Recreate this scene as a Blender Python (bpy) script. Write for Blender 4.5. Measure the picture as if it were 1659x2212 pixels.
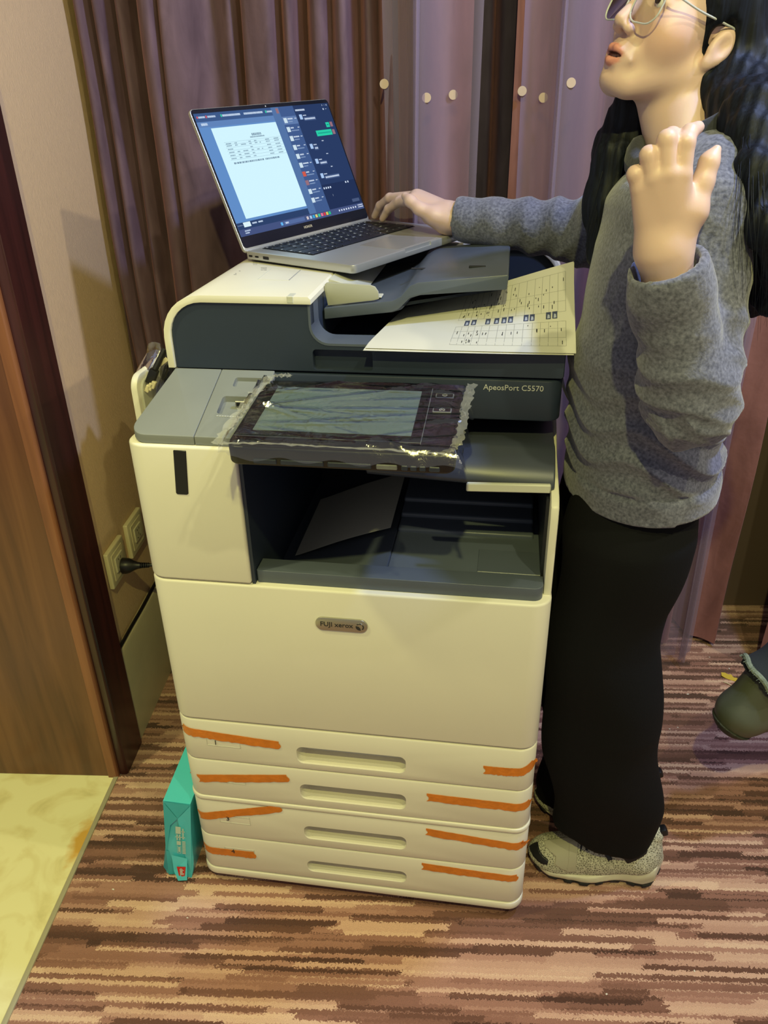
import bpy, bmesh, math, random
import numpy as np
from mathutils import Vector, Matrix

scene = bpy.context.scene
for o in list(bpy.data.objects):
    bpy.data.objects.remove(o)

# ------------------------------------------------------------------ camera
RY = math.radians(5.898)            # the copier stands turned by this angle to the room
MP = Matrix.Rotation(-RY, 4, 'Z')   # copier frame -> room frame
IMG_W, IMG_H, FPX = 1659, 2212, 1689.83
CAM_P = Vector((0.53034, -0.95655, 1.37611))
YAW, PIT, ROL = math.radians(-9.17914), math.radians(28.18665), math.radians(-1.19295)
fw = Vector((math.sin(YAW) * math.cos(PIT), math.cos(YAW) * math.cos(PIT), -math.sin(PIT)))
rt = Vector((math.cos(YAW), -math.sin(YAW), 0))
up = rt.cross(fw)
rt2 = rt * math.cos(ROL) + up * math.sin(ROL)
up2 = up * math.cos(ROL) - rt * math.sin(ROL)
cam_data = bpy.data.cameras.new('camera')
cam_data.sensor_fit = 'VERTICAL'
cam_data.sensor_height = 36.0
cam_data.lens = FPX / IMG_H * 36.0
cam_data.clip_start = 0.02
cam = bpy.data.objects.new('camera', cam_data)
scene.collection.objects.link(cam)
mw = Matrix.Identity(4)
for i in range(3):
    mw[i][0], mw[i][1], mw[i][2], mw[i][3] = rt2[i], up2[i], -fw[i], CAM_P[i]
cam.matrix_world = MP @ mw
scene.camera = cam

# ------------------------------------------------------------------ light
scene.view_settings.view_transform = 'Standard'
scene.view_settings.look = 'None'
scene.view_settings.gamma = 1.0
scene.view_settings.use_curve_mapping = False
scene.view_settings.exposure = 0.0
world = bpy.data.worlds.new('world')
scene.world = world
world.use_nodes = True
world.node_tree.nodes['Background'].inputs[0].default_value = (0.74, 0.72, 0.70, 1)
world.node_tree.nodes['Background'].inputs[1].default_value = 0.34

def lamp(name, loc, target, power, col, size, spot=None, blend=0.6):
    d = bpy.data.lights.new(name, 'SPOT' if spot else 'POINT')
    d.energy = power
    d.color = col
    d.shadow_soft_size = size
    if spot:
        d.spot_size = math.radians(spot)
        d.spot_blend = blend
    o = bpy.data.objects.new(name, d)
    o.location = loc
    o.rotation_euler = (Vector(target) - Vector(loc)).to_track_quat('-Z', 'Y').to_euler()
    scene.collection.objects.link(o)
    return o

lamp('downlight_front', (0.42, -1.40, 2.50), (0.3, 0.1, 0.5), 88, (1.0, 0.95, 0.30), 0.022, 110)
lamp('downlight_right', (1.05, -1.05, 2.55), (0.6, 0.2, 0.5), 40, (1.0, 0.95, 0.50), 0.022, 110)
lamp('downlight_doorway', (-0.75, -0.45, 2.5), (-0.55, -0.2, 0.0), 66, (1.0, 0.95, 0.40), 0.05, 75)
lamp('added_wall_fill', (2.25, -0.45, 2.55), (0.6, 0.3, 0.6), 62, (1.0, 0.93, 0.66), 0.03, 120)  # added lamp, lifts the brightness of the left wall
lamp('cool_stage_light', (1.30, -0.05, 2.45), (0.75, 0.6, 1.3), 84, (0.42, 0.54, 1.0), 0.05, 110)

# ------------------------------------------------------------------ helpers
rnd = random.Random(7)

def lin(c):
    out = []
    for x in c[:3]:
        x = x / 255.0
        out.append(x / 12.92 if x <= 0.04045 else ((x + 0.055) / 1.055) ** 2.4)
    return tuple(out) + (1.0,)

MATS = {}

def mat(name, col, rough=0.5, metal=0.0, spec=0.5, bump=None, var=None, emit=None, sheen=0.0,
        coat=0.0, alpha=1.0, trans=0.0, sss=0.0, bstretch=None):
    """bump=(scale,strength), var=(scale, amount) mottles the base colour."""
    if name in MATS:
        return MATS[name]
    m = bpy.data.materials.new(name)
    m.use_nodes = True
    nt = m.node_tree
    b = nt.nodes['Principled BSDF']
    c = lin(col)
    b.inputs['Base Color'].default_value = c
    b.inputs['Roughness'].default_value = rough
    b.inputs['Metallic'].default_value = metal
    b.inputs['Specular IOR Level'].default_value = spec
    b.inputs['Sheen Weight'].default_value = sheen
    b.inputs['Coat Weight'].default_value = coat
    b.inputs['Alpha'].default_value = alpha
    b.inputs['Transmission Weight'].default_value = trans
    if sss:
        b.inputs['Subsurface Weight'].default_value = sss
        b.inputs['Subsurface Radius'].default_value = (0.012, 0.005, 0.003)
    if emit:
        b.inputs['Emission Color'].default_value = lin(emit[0])
        b.inputs['Emission Strength'].default_value = emit[1]
    if bump or var:
        tc = nt.nodes.new('ShaderNodeTexCoord')
        mp = nt.nodes.new('ShaderNodeMapping')
        nt.links.new(tc.outputs['Object'], mp.inputs['Vector'])
        if bstretch:
            mp.inputs['Scale'].default_value = bstretch
    if var:
        n = nt.nodes.new('ShaderNodeTexNoise')
        n.inputs['Scale'].default_value = var[0]
        n.inputs['Detail'].default_value = 5
        nt.links.new(mp.outputs['Vector'], n.inputs['Vector'])
        r = nt.nodes.new('ShaderNodeMapRange')
        r.inputs['From Min'].default_value = 0.3
        r.inputs['From Max'].default_value = 0.7
        r.inputs['To Min'].default_value = 1 - var[1]
        r.inputs['To Max'].default_value = 1 + var[1]
        nt.links.new(n.outputs['Fac'], r.inputs['Value'])
        mx = nt.nodes.new('ShaderNodeVectorMath')
        mx.operation = 'SCALE'
        mx.inputs[0].default_value = c[:3]
        nt.links.new(r.outputs['Result'], mx.inputs['Scale'])
        nt.links.new(mx.outputs['Vector'], b.inputs['Base Color'])
    if bump:
        n2 = nt.nodes.new('ShaderNodeTexNoise')
        n2.inputs['Scale'].default_value = bump[0]
        n2.inputs['Detail'].default_value = 4
        nt.links.new(mp.outputs['Vector'], n2.inputs['Vector'])
        bp = nt.nodes.new('ShaderNodeBump')
        bp.inputs['Strength'].default_value = bump[1]
        bp.inputs['Distance'].default_value = 0.002
        nt.links.new(n2.outputs['Fac'], bp.inputs['Height'])
        nt.links.new(bp.outputs['Normal'], b.inputs['Normal'])
    MATS[name] = m
    return m

def glow(name, col, strength):
    if name in MATS:
        return MATS[name]
    m = bpy.data.materials.new(name)
    m.use_nodes = True
    nt = m.node_tree
    nt.nodes.clear()
    e = nt.nodes.new('ShaderNodeEmission')
    e.inputs[0].default_value = lin(col)
    e.inputs[1].default_value = strength
    o = nt.nodes.new('ShaderNodeOutputMaterial')
    nt.links.new(e.outputs[0], o.inputs[0])
    MATS[name] = m
    return m

def finish(me, smooth=True, angle=35):
    if smooth:
        me.polygons.foreach_set('use_smooth', [True] * len(me.polygons))
        me.set_sharp_from_angle(angle=math.radians(angle))
    me.update()

class Thing:
    """Top-level thing: an Empty at its base (matrix given in the copier frame or in the room frame)."""
    def __init__(s, name, label, cat, org=(0, 0, 0), rot=None, room=False, group=None):
        s.obj = bpy.data.objects.new(name, None)
        s.obj.empty_display_size = 0.05
        scene.collection.objects.link(s.obj)
        m = Matrix.Translation(Vector(org))
        if rot is not None:
            m = m @ rot.to_4x4()
        s.obj.matrix_world = m if room else MP @ m
        s.obj['label'] = label
        s.obj['category'] = cat
        if group:
            s.obj['group'] = group
        s.org = Vector(org) if rot is None else Vector((0, 0, 0))
        s.mesh_cache = {}

    def part(s, name, bm, material, parent=None, label=None, smooth=True, angle=35, kind=None):
        me = bm if isinstance(bm, bpy.types.Mesh) else None
        if me is None:
            if s.org.length > 0:
                bmesh.ops.translate(bm, verts=bm.verts, vec=-s.org)
            me = bpy.data.meshes.new(name)
            bm.to_mesh(me)
            bm.free()
            finish(me, smooth, angle)
        return s.link(name, me, material, parent, label, kind)

    def link(s, name, me, material, parent=None, label=None, kind=None):
        o = bpy.data.objects.new(name, me)
        if material is not None and len(me.materials) == 0:
            for mm in (material if isinstance(material, (list, tuple)) else [material]):
                me.materials.append(mm)
        o.parent = parent or s.obj
        scene.collection.objects.link(o)
        if label:
            o['label'] = label
        if kind:
            o['kind'] = kind
        return o

def single(name, label, cat, bm, material, org=(0, 0, 0), rot=None, room=False, group=None, kind=None, angle=35, smooth=True):
    """Top-level thing that is one mesh."""
    org = Vector(org)
    if rot is None:
        bmesh.ops.translate(bm, verts=bm.verts, vec=-org)
    me = bpy.data.meshes.new(name)
    bm.to_mesh(me)
    bm.free()
    finish(me, smooth, angle)
    for mm in (material if isinstance(material, (list, tuple)) else [material]):
        me.materials.append(mm)
    o = bpy.data.objects.new(name, me)
    scene.collection.objects.link(o)
    m = Matrix.Translation(org)
    if rot is not None:
        m = m @ rot.to_4x4()
    o.matrix_world = m if room else MP @ m
    if label:
        o['label'] = label
    if cat:
        o['category'] = cat
    if group:
        o['group'] = group
    if kind:
        o['kind'] = kind
    return o

def struct(name, bm, material, parent=None, label=None, angle=35, smooth=True):
    me = bpy.data.meshes.new(name)
    bm.to_mesh(me)
    bm.free()
    finish(me, smooth, angle)
    for mm in (material if isinstance(material, (list, tuple)) else [material]):
        me.materials.append(mm)
    o = bpy.data.objects.new(name, me)
    scene.collection.objects.link(o)
    if parent:
        o.parent = parent
    else:
        o['kind'] = 'structure'
    if label:
        o['label'] = label
    return o

def NB():
    return bmesh.new()

def merge(bm, t):
    me = bpy.data.meshes.new('tmp')
    t.to_mesh(me)
    t.free()
    bm.from_mesh(me)
    bpy.data.meshes.remove(me)

def bevel_sharp(t, off, seg, ang=40):
    ed = [e for e in t.edges if len(e.link_faces) == 2 and e.calc_face_angle(0) > math.radians(ang)]
    bmesh.ops.bevel(t, geom=ed, offset=off, segments=seg, profile=0.5, affect='EDGES', clamp_overlap=True)

def box(bm, x0, x1, y0, y1, z0, z1, bev=0.0, seg=2, rot=None, piv=None):
    t = bmesh.new()
    bmesh.ops.create_cube(t, size=1)
    for v in t.verts:
        v.co = Vector(((x0 + x1) / 2 + v.co.x * (x1 - x0), (y0 + y1) / 2 + v.co.y * (y1 - y0), (z0 + z1) / 2 + v.co.z * (z1 - z0)))
    if bev:
        bevel_sharp(t, bev, seg)
    if rot is not None:
        p = Vector(piv or (0, 0, 0))
        for v in t.verts:
            v.co = rot @ (v.co - p) + p
    merge(bm, t)
    return bm

def rrect(x0, x1, y0, y1, r, n=5, corners=(1, 1, 1, 1)):
    """counter-clockwise rounded rectangle; corners: (x0,y0),(x1,y0),(x1,y1),(x0,y1)"""
    if not isinstance(r, (list, tuple)):
        r = [r] * 4
    pts = []
    cs = [(x0, y0, 1, 1, 180), (x1, y0, -1, 1, 270), (x1, y1, -1, -1, 0), (x0, y1, 1, -1, 90)]
    for k, (cx, cy, sx, sy, a0) in enumerate(cs):
        rr = r[k]
        if rr <= 0 or not corners[k]:
            pts.append((cx, cy))
            continue
        for i in range(n + 1):
            a = math.radians(a0 + 90.0 * i / n)
            pts.append((cx + sx * rr + rr * math.cos(a), cy + sy * rr + rr * math.sin(a)))
    return pts

def prism(bm, pts, axis, a, b, bev=0.0, seg=2, bang=40, rot=None, piv=None):
    t = bmesh.new()
    def co(p, h):
        if axis == 'z':
            return (p[0], p[1], h)
        if axis == 'y':
            return (p[0], h, p[1])
        return (h, p[0], p[1])
    va = [t.verts.new(co(p, a)) for p in pts]
    vb = [t.verts.new(co(p, b)) for p in pts]
    n = len(pts)
    t.faces.new(va[::-1])
    t.faces.new(vb)
    for i in range(n):
        t.faces.new((va[i], va[(i + 1) % n], vb[(i + 1) % n], vb[i]))
    bmesh.ops.recalc_face_normals(t, faces=t.faces)
    if bev:
        bevel_sharp(t, bev, seg, bang)
    if rot is not None:
        p = Vector(piv or (0, 0, 0))
        for v in t.verts:
            v.co = rot @ (v.co - p) + p
    merge(bm, t)
    return bm

def grid(bm, fn, nu, nv, closed_u=False, thick=0.0):
    t = bmesh.new()
    vs = [[t.verts.new(fn(i / (nu if closed_u else nu), j / nv)) for j in range(nv + 1)] for i in range(nu + (0 if closed_u else 1))]
    m = len(vs)
    for i in range(nu):
        for j in range(nv):
            t.faces.new((vs[i][j], vs[(i + 1) % m][j], vs[(i + 1) % m][j + 1], vs[i][j + 1]))
    if thick:
        bmesh.ops.recalc_face_normals(t, faces=t.faces)
        bmesh.ops.solidify(t, geom=t.faces[:], thickness=thick)
    merge(bm, t)
    return bm

def catmull(pts, n=8):
    P = [Vector(p) for p in pts]
    P = [P[0] * 2 - P[1]] + P + [P[-1] * 2 - P[-2]]
    out = []
    for i in range(1, len(P) - 2):
        for k in range(n):
            t = k / n
            out.append(0.5 * ((2 * P[i]) + (-P[i - 1] + P[i + 1]) * t + (2 * P[i - 1] - 5 * P[i] + 4 * P[i + 1] - P[i + 2]) * t * t
                              + (-P[i - 1] + 3 * P[i] - 3 * P[i + 1] + P[i + 2]) * t ** 3))
    out.append(P[-2])
    return out

def tube(bm, pts, r, seg=10, n=8, caps=True):
    path = catmull(pts, n) if n else [Vector(p) for p in pts]
    rs = r if callable(r) else (lambda s: r)
    t = bmesh.new()
    N = len(path)
    up_ = None
    rings = []
    for i, p in enumerate(path):
        d = (path[min(i + 1, N - 1)] - path[max(i - 1, 0)]).normalized()
        if up_ is None:
            up_ = d.orthogonal().normalized()
        up_ = (up_ - d * up_.dot(d)).normalized()
        s_ = d.cross(up_)
        rr = rs(i / (N - 1))
        rings.append([t.verts.new(p + (up_ * math.cos(2 * math.pi * k / seg) + s_ * math.sin(2 * math.pi * k / seg)) * rr) for k in range(seg)])
    for a, b in zip(rings, rings[1:]):
        for k in range(seg):
            t.faces.new((a[k], a[(k + 1) % seg], b[(k + 1) % seg], b[k]))
    if caps:
        t.faces.new(rings[0][::-1])
        t.faces.new(rings[-1])
    bmesh.ops.recalc_face_normals(t, faces=t.faces)
    merge(bm, t)
    return bm

def lathe(bm, prof, org, axis, seg=24):
    """prof: [(r,h)] along axis vector from org"""
    ax = Vector(axis).normalized()
    u_ = ax.orthogonal().normalized()
    w_ = ax.cross(u_)
    t = bmesh.new()
    rings = []
    for r, h in prof:
        c = Vector(org) + ax * h
        rings.append([t.verts.new(c + (u_ * math.cos(2 * math.pi * k / seg) + w_ * math.sin(2 * math.pi * k / seg)) * max(r, 1e-5)) for k in range(seg)])
    for a, b in zip(rings, rings[1:]):
        for k in range(seg):
            t.faces.new((a[k], a[(k + 1) % seg], b[(k + 1) % seg], b[k]))
    t.faces.new(rings[0][::-1])
    t.faces.new(rings[-1])
    bmesh.ops.recalc_face_normals(t, faces=t.faces)
    merge(bm, t)
    return bm

def quad(bm, a, b, c, d):
    vs = [bm.verts.new(p) for p in (a, b, c, d)]
    bm.faces.new(vs)
    return bm

def poly(bm, pts):
    bm.faces.new([bm.verts.new(p) for p in pts])
    return bm

def cut(bm, cutters):
    """boolean difference; returns a new bmesh"""
    tmp = []
    def mk(b):
        me = bpy.data.meshes.new('tmp')
        b.to_mesh(me)
        b.free()
        o = bpy.data.objects.new('tmp', me)
        scene.collection.objects.link(o)
        tmp.append(o)
        return o
    base = mk(bm)
    for c in cutters:
        co = mk(c)
        md = base.modifiers.new('b', 'BOOLEAN')
        md.operation = 'DIFFERENCE'
        md.solver = 'EXACT'
        md.object = co
    dg = bpy.context.evaluated_depsgraph_get()
    ev = base.evaluated_get(dg)
    me = bpy.data.meshes.new_from_object(ev)
    out = bmesh.new()
    out.from_mesh(me)
    bpy.data.meshes.remove(me)
    for o in tmp:
        me = o.data
        bpy.data.objects.remove(o)
        bpy.data.meshes.remove(me)
    return out

def text_bm(s, size, origin, xdir, ydir, extrude=0.0003, align='LEFT', bold=0.0):
    cu = bpy.data.curves.new('t', 'FONT')
    cu.body = s
    cu.size = size
    cu.extrude = extrude
    cu.offset = bold
    cu.align_x = align
    cu.align_y = 'CENTER'
    cu.resolution_u = 3
    o = bpy.data.objects.new('t', cu)
    scene.collection.objects.link(o)
    dg = bpy.context.evaluated_depsgraph_get()
    me = bpy.data.meshes.new_from_object(o.evaluated_get(dg))
    bm = bmesh.new()
    bm.from_mesh(me)
    bpy.data.objects.remove(o)
    bpy.data.curves.remove(cu)
    bpy.data.meshes.remove(me)
    X = Vector(xdir).normalized()
    Y = Vector(ydir).normalized()
    Z = X.cross(Y)
    O = Vector(origin)
    for v in bm.verts:
        c = v.co.copy()
        v.co = O + X * c.x + Y * c.y + Z * c.z
    return bm

# ------------------------------------------------------------------ signed-distance surfaces (bodies, cloth, shoes)
def sdf_mesh(name, f, lo, hi, h):
    """naive surface nets over a scalar field; returns a mesh"""
    ax = [np.arange(lo[i], hi[i] + h, h, dtype=np.float32) for i in range(3)]
    X, Y, Z = np.meshgrid(*ax, indexing='ij')
    F = f(X, Y, Z).astype(np.float32)
    del X, Y, Z
    S = F < 0
    nx, ny, nz = F.shape
    cnt = np.zeros((nx - 1, ny - 1, nz - 1), np.int8)
    for a in (0, 1):
        for b in (0, 1):
            for c in (0, 1):
                cnt += S[a:nx - 1 + a, b:ny - 1 + b, c:nz - 1 + c]
    act = (cnt > 0) & (cnt < 8)
    I, J, K = np.nonzero(act)
    idx = np.full(act.shape, -1, np.int32)
    idx[I, J, K] = np.arange(len(I))
    pos = np.zeros((len(I), 3), np.float32)
    num = np.zeros(len(I), np.float32)
    cor = [(a, b, c) for a in (0, 1) for b in (0, 1) for c in (0, 1)]
    V = {c: F[I + c[0], J + c[1], K + c[2]] for c in cor}
    for a in cor:
        for k in range(3):
            if a[k] == 0:
                b = list(a)
                b[k] = 1
                b = tuple(b)
                fa, fb = V[a], V[b]
                cr = (fa < 0) != (fb < 0)
                t = np.where(cr, fa / np.where(cr, fa - fb, 1), 0)
                p = np.array(a, np.float32)[None, :].repeat(len(I), 0)
                p[:, k] += t
                pos += p * cr[:, None]
                num += cr
    pos = pos / num[:, None] + np.stack([I, J, K], 1)
    pos = pos * h + np.array(lo, np.float32)
    quads = []
    for k in range(3):
        sl0 = [slice(None)] * 3
        sl1 = [slice(None)] * 3
        sl0[k] = slice(0, -1)
        sl1[k] = slice(1, None)
        A, B = S[tuple(sl0)], S[tuple(sl1)]
        E_ = A != B
        ii = list(np.nonzero(E_))
        o1, o2 = (k + 1) % 3, (k + 2) % 3
        ok = (ii[o1] > 0) & (ii[o1] < F.shape[o1] - 1) & (ii[o2] > 0) & (ii[o2] < F.shape[o2] - 1)
        ii = [q[ok] for q in ii]
        sgn = A[tuple(ii)]
        def cell(d1, d2):
            q = [x.copy() for x in ii]
            q[o1] += d1
            q[o2] += d2
            return idx[tuple(q)]
        a, b, c, d = cell(-1, -1), cell(0, -1), cell(0, 0), cell(-1, 0)
        quads.append(np.where(sgn[:, None], np.stack([a, b, c, d], 1), np.stack([a, d, c, b], 1)))
    Q = np.concatenate(quads)
    me = bpy.data.meshes.new(name)
    me.vertices.add(len(pos))
    me.vertices.foreach_set('co', pos.ravel())
    me.loops.add(Q.size)
    me.loops.foreach_set('vertex_index', Q.ravel().astype(np.int32))
    me.polygons.add(len(Q))
    me.polygons.foreach_set('loop_start', np.arange(0, Q.size, 4, dtype=np.int32))
    me.polygons.foreach_set('loop_total', np.full(len(Q), 4, np.int32))
    me.update(calc_edges=True)
    me.validate()
    me.polygons.foreach_set('use_smooth', [True] * len(me.polygons))
    return me

def s_cap(X, Y, Z, a, b, ra, rb=None):
    rb = ra if rb is None else rb
    a = np.array(a, float)
    b = np.array(b, float)
    d = b - a
    L = float(d @ d) + 1e-12
    t = np.clip(((X - a[0]) * d[0] + (Y - a[1]) * d[1] + (Z - a[2]) * d[2]) / L, 0, 1)
    return np.sqrt((X - a[0] - t * d[0]) ** 2 + (Y - a[1] - t * d[1]) ** 2 + (Z - a[2] - t * d[2]) ** 2) - (ra + (rb - ra) * t)

def s_ell(X, Y, Z, c, r, R=None):
    x, y, z = X - c[0], Y - c[1], Z - c[2]
    if R is not None:       # rows of R: local axes
        x, y, z = (x * R[0][0] + y * R[0][1] + z * R[0][2], x * R[1][0] + y * R[1][1] + z * R[1][2], x * R[2][0] + y * R[2][1] + z * R[2][2])
    k0 = np.sqrt((x / r[0]) ** 2 + (y / r[1]) ** 2 + (z / r[2]) ** 2)
    k1 = np.sqrt((x / r[0] ** 2) ** 2 + (y / r[1] ** 2) ** 2 + (z / r[2] ** 2) ** 2) + 1e-9
    return k0 * (k0 - 1) / k1

def smin(a, b, k):
    h = np.clip(0.5 + 0.5 * (b - a) / k, 0, 1)
    return b + (a - b) * h - k * h * (1 - h)

def smax(a, b, k):
    return -smin(-a, -b, k)

def chain(X, Y, Z, pts, rs, k=0.01):
    d = None
    for i in range(len(pts) - 1):
        q = s_cap(X, Y, Z, pts[i], pts[i + 1], rs[i], rs[i + 1])
        d = q if d is None else smin(d, q, k)
    return d
# ------------------------------------------------------------------ surface materials
def nodes(name):
    m = bpy.data.materials.new(name)
    m.use_nodes = True
    MATS[name] = m
    nt = m.node_tree
    return m, nt, nt.nodes['Principled BSDF']

def carpet_material():
    m, nt, b = nodes('striped_carpet')
    N, L = nt.nodes.new, nt.links.new
    tc = N('ShaderNodeTexCoord')
    sep = N('ShaderNodeSeparateXYZ')
    L(tc.outputs['Object'], sep.inputs[0])
    fz = N('ShaderNodeTexNoise')
    fz.inputs['Scale'].default_value = 240
    fz.inputs['Detail'].default_value = 2
    L(tc.outputs['Object'], fz.inputs['Vector'])
    def math_(op, a, b_=None):
        n = N('ShaderNodeMath')
        n.operation = op
        for i, q in enumerate((a, b_)):
            if q is None:
                continue
            if isinstance(q, (int, float)):
                n.inputs[i].default_value = q
            else:
                L(q, n.inputs[i])
        return n.outputs[0]
    fuzz = math_('MULTIPLY', math_('SUBTRACT', fz.outputs['Fac'], 0.5), 0.017)
    fz2 = N('ShaderNodeTexNoise')
    fz2.inputs['Scale'].default_value = 26
    L(tc.outputs['Object'], fz2.inputs['Vector'])
    fuzz2 = math_('MULTIPLY', math_('SUBTRACT', fz2.outputs['Fac'], 0.5), 0.004)
    yy = math_('ADD', math_('ADD', sep.outputs['Y'], fuzz), fuzz2)
    xx = math_('ADD', sep.outputs['X'], math_('MULTIPLY', fuzz, 2.0))
    def layer(row, length, seed):
        r = math_('FLOOR', math_('DIVIDE', math_('ADD', yy, seed), row))
        wn = N('ShaderNodeTexWhiteNoise')
        wn.noise_dimensions = '1D'
        L(math_('ADD', r, seed * 7.3), wn.inputs['W'])
        off = math_('MULTIPLY', wn.outputs['Value'], 17.0)
        c = math_('FLOOR', math_('ADD', math_('DIVIDE', xx, length), off))
        w2 = N('ShaderNodeTexWhiteNoise')
        w2.noise_dimensions = '2D'
        cb = N('ShaderNodeCombineXYZ')
        L(r, cb.inputs[0])
        L(c, cb.inputs[1])
        L(cb.outputs[0], w2.inputs['Vector'])
        return w2.outputs['Value']
    v = math_('ADD', math_('MULTIPLY', layer(0.0090, 0.33, 3.1), 0.55), math_('MULTIPLY', layer(0.0135, 0.21, 9.7), 0.45))
    ramp = N('ShaderNodeValToRGB')
    cr = ramp.color_ramp
    cr.interpolation = 'LINEAR'
    stops = [(0.12, (84, 52, 42)), (0.30, (116, 76, 62)), (0.46, (156, 108, 92)), (0.58, (182, 132, 114)), (0.72, (218, 172, 148)), (0.92, (238, 198, 168))]
    cr.elements[0].position, cr.elements[0].color = stops[0][0], lin(stops[0][1])
    cr.elements[1].position, cr.elements[1].color = stops[-1][0], lin(stops[-1][1])
    for p, c in stops[1:-1]:
        e = cr.elements.new(p)
        e.color = lin(c)
    L(v, ramp.inputs[0])
    pile = N('ShaderNodeTexNoise')
    pile.inputs['Scale'].default_value = 900
    pile.inputs['Detail'].default_value = 2
    L(tc.outputs['Object'], pile.inputs['Vector'])
    pr = N('ShaderNodeMapRange')
    pr.inputs['From Min'].default_value = 0.3
    pr.inputs['From Max'].default_value = 0.7
    pr.inputs['To Min'].default_value = 0.78
    pr.inputs['To Max'].default_value = 1.2
    L(pile.outputs['Fac'], pr.inputs['Value'])
    sc = N('ShaderNodeVectorMath')
    sc.operation = 'SCALE'
    L(ramp.outputs['Color'], sc.inputs[0])
    L(pr.outputs['Result'], sc.inputs['Scale'])
    L(sc.outputs['Vector'], b.inputs['Base Color'])
    b.inputs['Roughness'].default_value = 0.95
    b.inputs['Specular IOR Level'].default_value = 0.1
    b.inputs['Sheen Weight'].default_value = 0.15
    bp = N('ShaderNodeBump')
    bp.inputs['Strength'].default_value = 0.7
    bp.inputs['Distance'].default_value = 0.004
    L(math_('ADD', pile.outputs['Fac'], math_('MULTIPLY', v, 0.8)), bp.inputs['Height'])
    L(bp.outputs['Normal'], b.inputs['Normal'])
    return m

def wood_material(name, dark, light, rough, scale=(14, 14, 0.9)):
    m, nt, b = nodes(name)
    N, L = nt.nodes.new, nt.links.new
    tc = N('ShaderNodeTexCoord')
    mp = N('ShaderNodeMapping')
    mp.inputs['Scale'].default_value = scale
    L(tc.outputs['Object'], mp.inputs['Vector'])
    n = N('ShaderNodeTexNoise')
    n.inputs['Scale'].default_value = 2.2
    n.inputs['Detail'].default_value = 8
    n.inputs['Distortion'].default_value = 0.6
    L(mp.outputs['Vector'], n.inputs['Vector'])
    r = N('ShaderNodeValToRGB')
    r.color_ramp.elements[0].position = 0.32
    r.color_ramp.elements[0].color = lin(dark)
    r.color_ramp.elements[1].position = 0.72
    r.color_ramp.elements[1].color = lin(light)
    L(n.outputs['Fac'], r.inputs[0])
    L(r.outputs[0], b.inputs['Base Color'])
    b.inputs['Roughness'].default_value = rough
    b.inputs['Coat Weight'].default_value = 0.25
    b.inputs['Coat Roughness'].default_value = 0.25
    bp = N('ShaderNodeBump')
    bp.inputs['Strength'].default_value = 0.12
    bp.inputs['Distance'].default_value = 0.001
    L(n.outputs['Fac'], bp.inputs['Height'])
    L(bp.outputs['Normal'], b.inputs['Normal'])
    return m

def tile_material():
    m, nt, b = nodes('cream_marble_tile')
    N, L = nt.nodes.new, nt.links.new
    tc = N('ShaderNodeTexCoord')
    n = N('ShaderNodeTexNoise')
    n.inputs['Scale'].default_value = 7
    n.inputs['Detail'].default_value = 10
    n.inputs['Distortion'].default_value = 1.8
    L(tc.outputs['Object'], n.inputs['Vector'])
    r = N('ShaderNodeValToRGB')
    r.color_ramp.elements[0].position = 0.28
    r.color_ramp.elements[0].color = lin((208, 198, 142))
    r.color_ramp.elements[1].position = 0.52
    r.color_ramp.elements[1].color = lin((236, 230, 178))
    e = r.color_ramp.elements.new(0.40)
    e.color = lin((226, 216, 160))
    L(n.outputs['Fac'], r.inputs[0])
    # rusty glue stain by the carpet edge (a stain with its own shape)
    sub = N('ShaderNodeVectorMath')
    sub.operation = 'SUBTRACT'
    sub.inputs[1].default_value = (-0.283, 0.085, 0)
    L(tc.outputs['Object'], sub.inputs[0])
    sc = N('ShaderNodeVectorMath')
    sc.operation = 'MULTIPLY'
    sc.inputs[1].default_value = (26, 13, 0)
    L(sub.outputs[0], sc.inputs[0])
    ln = N('ShaderNodeVectorMath')
    ln.operation = 'LENGTH'
    L(sc.outputs[0], ln.inputs[0])
    ad = N('ShaderNodeMath')
    ad.operation = 'ADD'
    L(ln.outputs['Value'], ad.inputs[0])
    n3 = N('ShaderNodeTexNoise')
    n3.inputs['Scale'].default_value = 40
    L(tc.outputs['Object'], n3.inputs['Vector'])
    L(n3.outputs['Fac'], ad.inputs[1])
    mr = N('ShaderNodeMapRange')
    mr.inputs['From Min'].default_value = 0.75
    mr.inputs['From Max'].default_value = 1.35
    mr.inputs['To Min'].default_value = 0.85
    mr.inputs['To Max'].default_value = 0.0
    L(ad.outputs[0], mr.inputs['Value'])
    mx = N('ShaderNodeMix')
    mx.data_type = 'RGBA'
    mx.inputs[7].default_value = lin((206, 150, 30))
    L(mr.outputs['Result'], mx.inputs[0])
    L(r.outputs[0], mx.inputs[6])
    L(mx.outputs[2], b.inputs['Base Color'])
    b.inputs['Roughness'].default_value = 0.22
    return m

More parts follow.
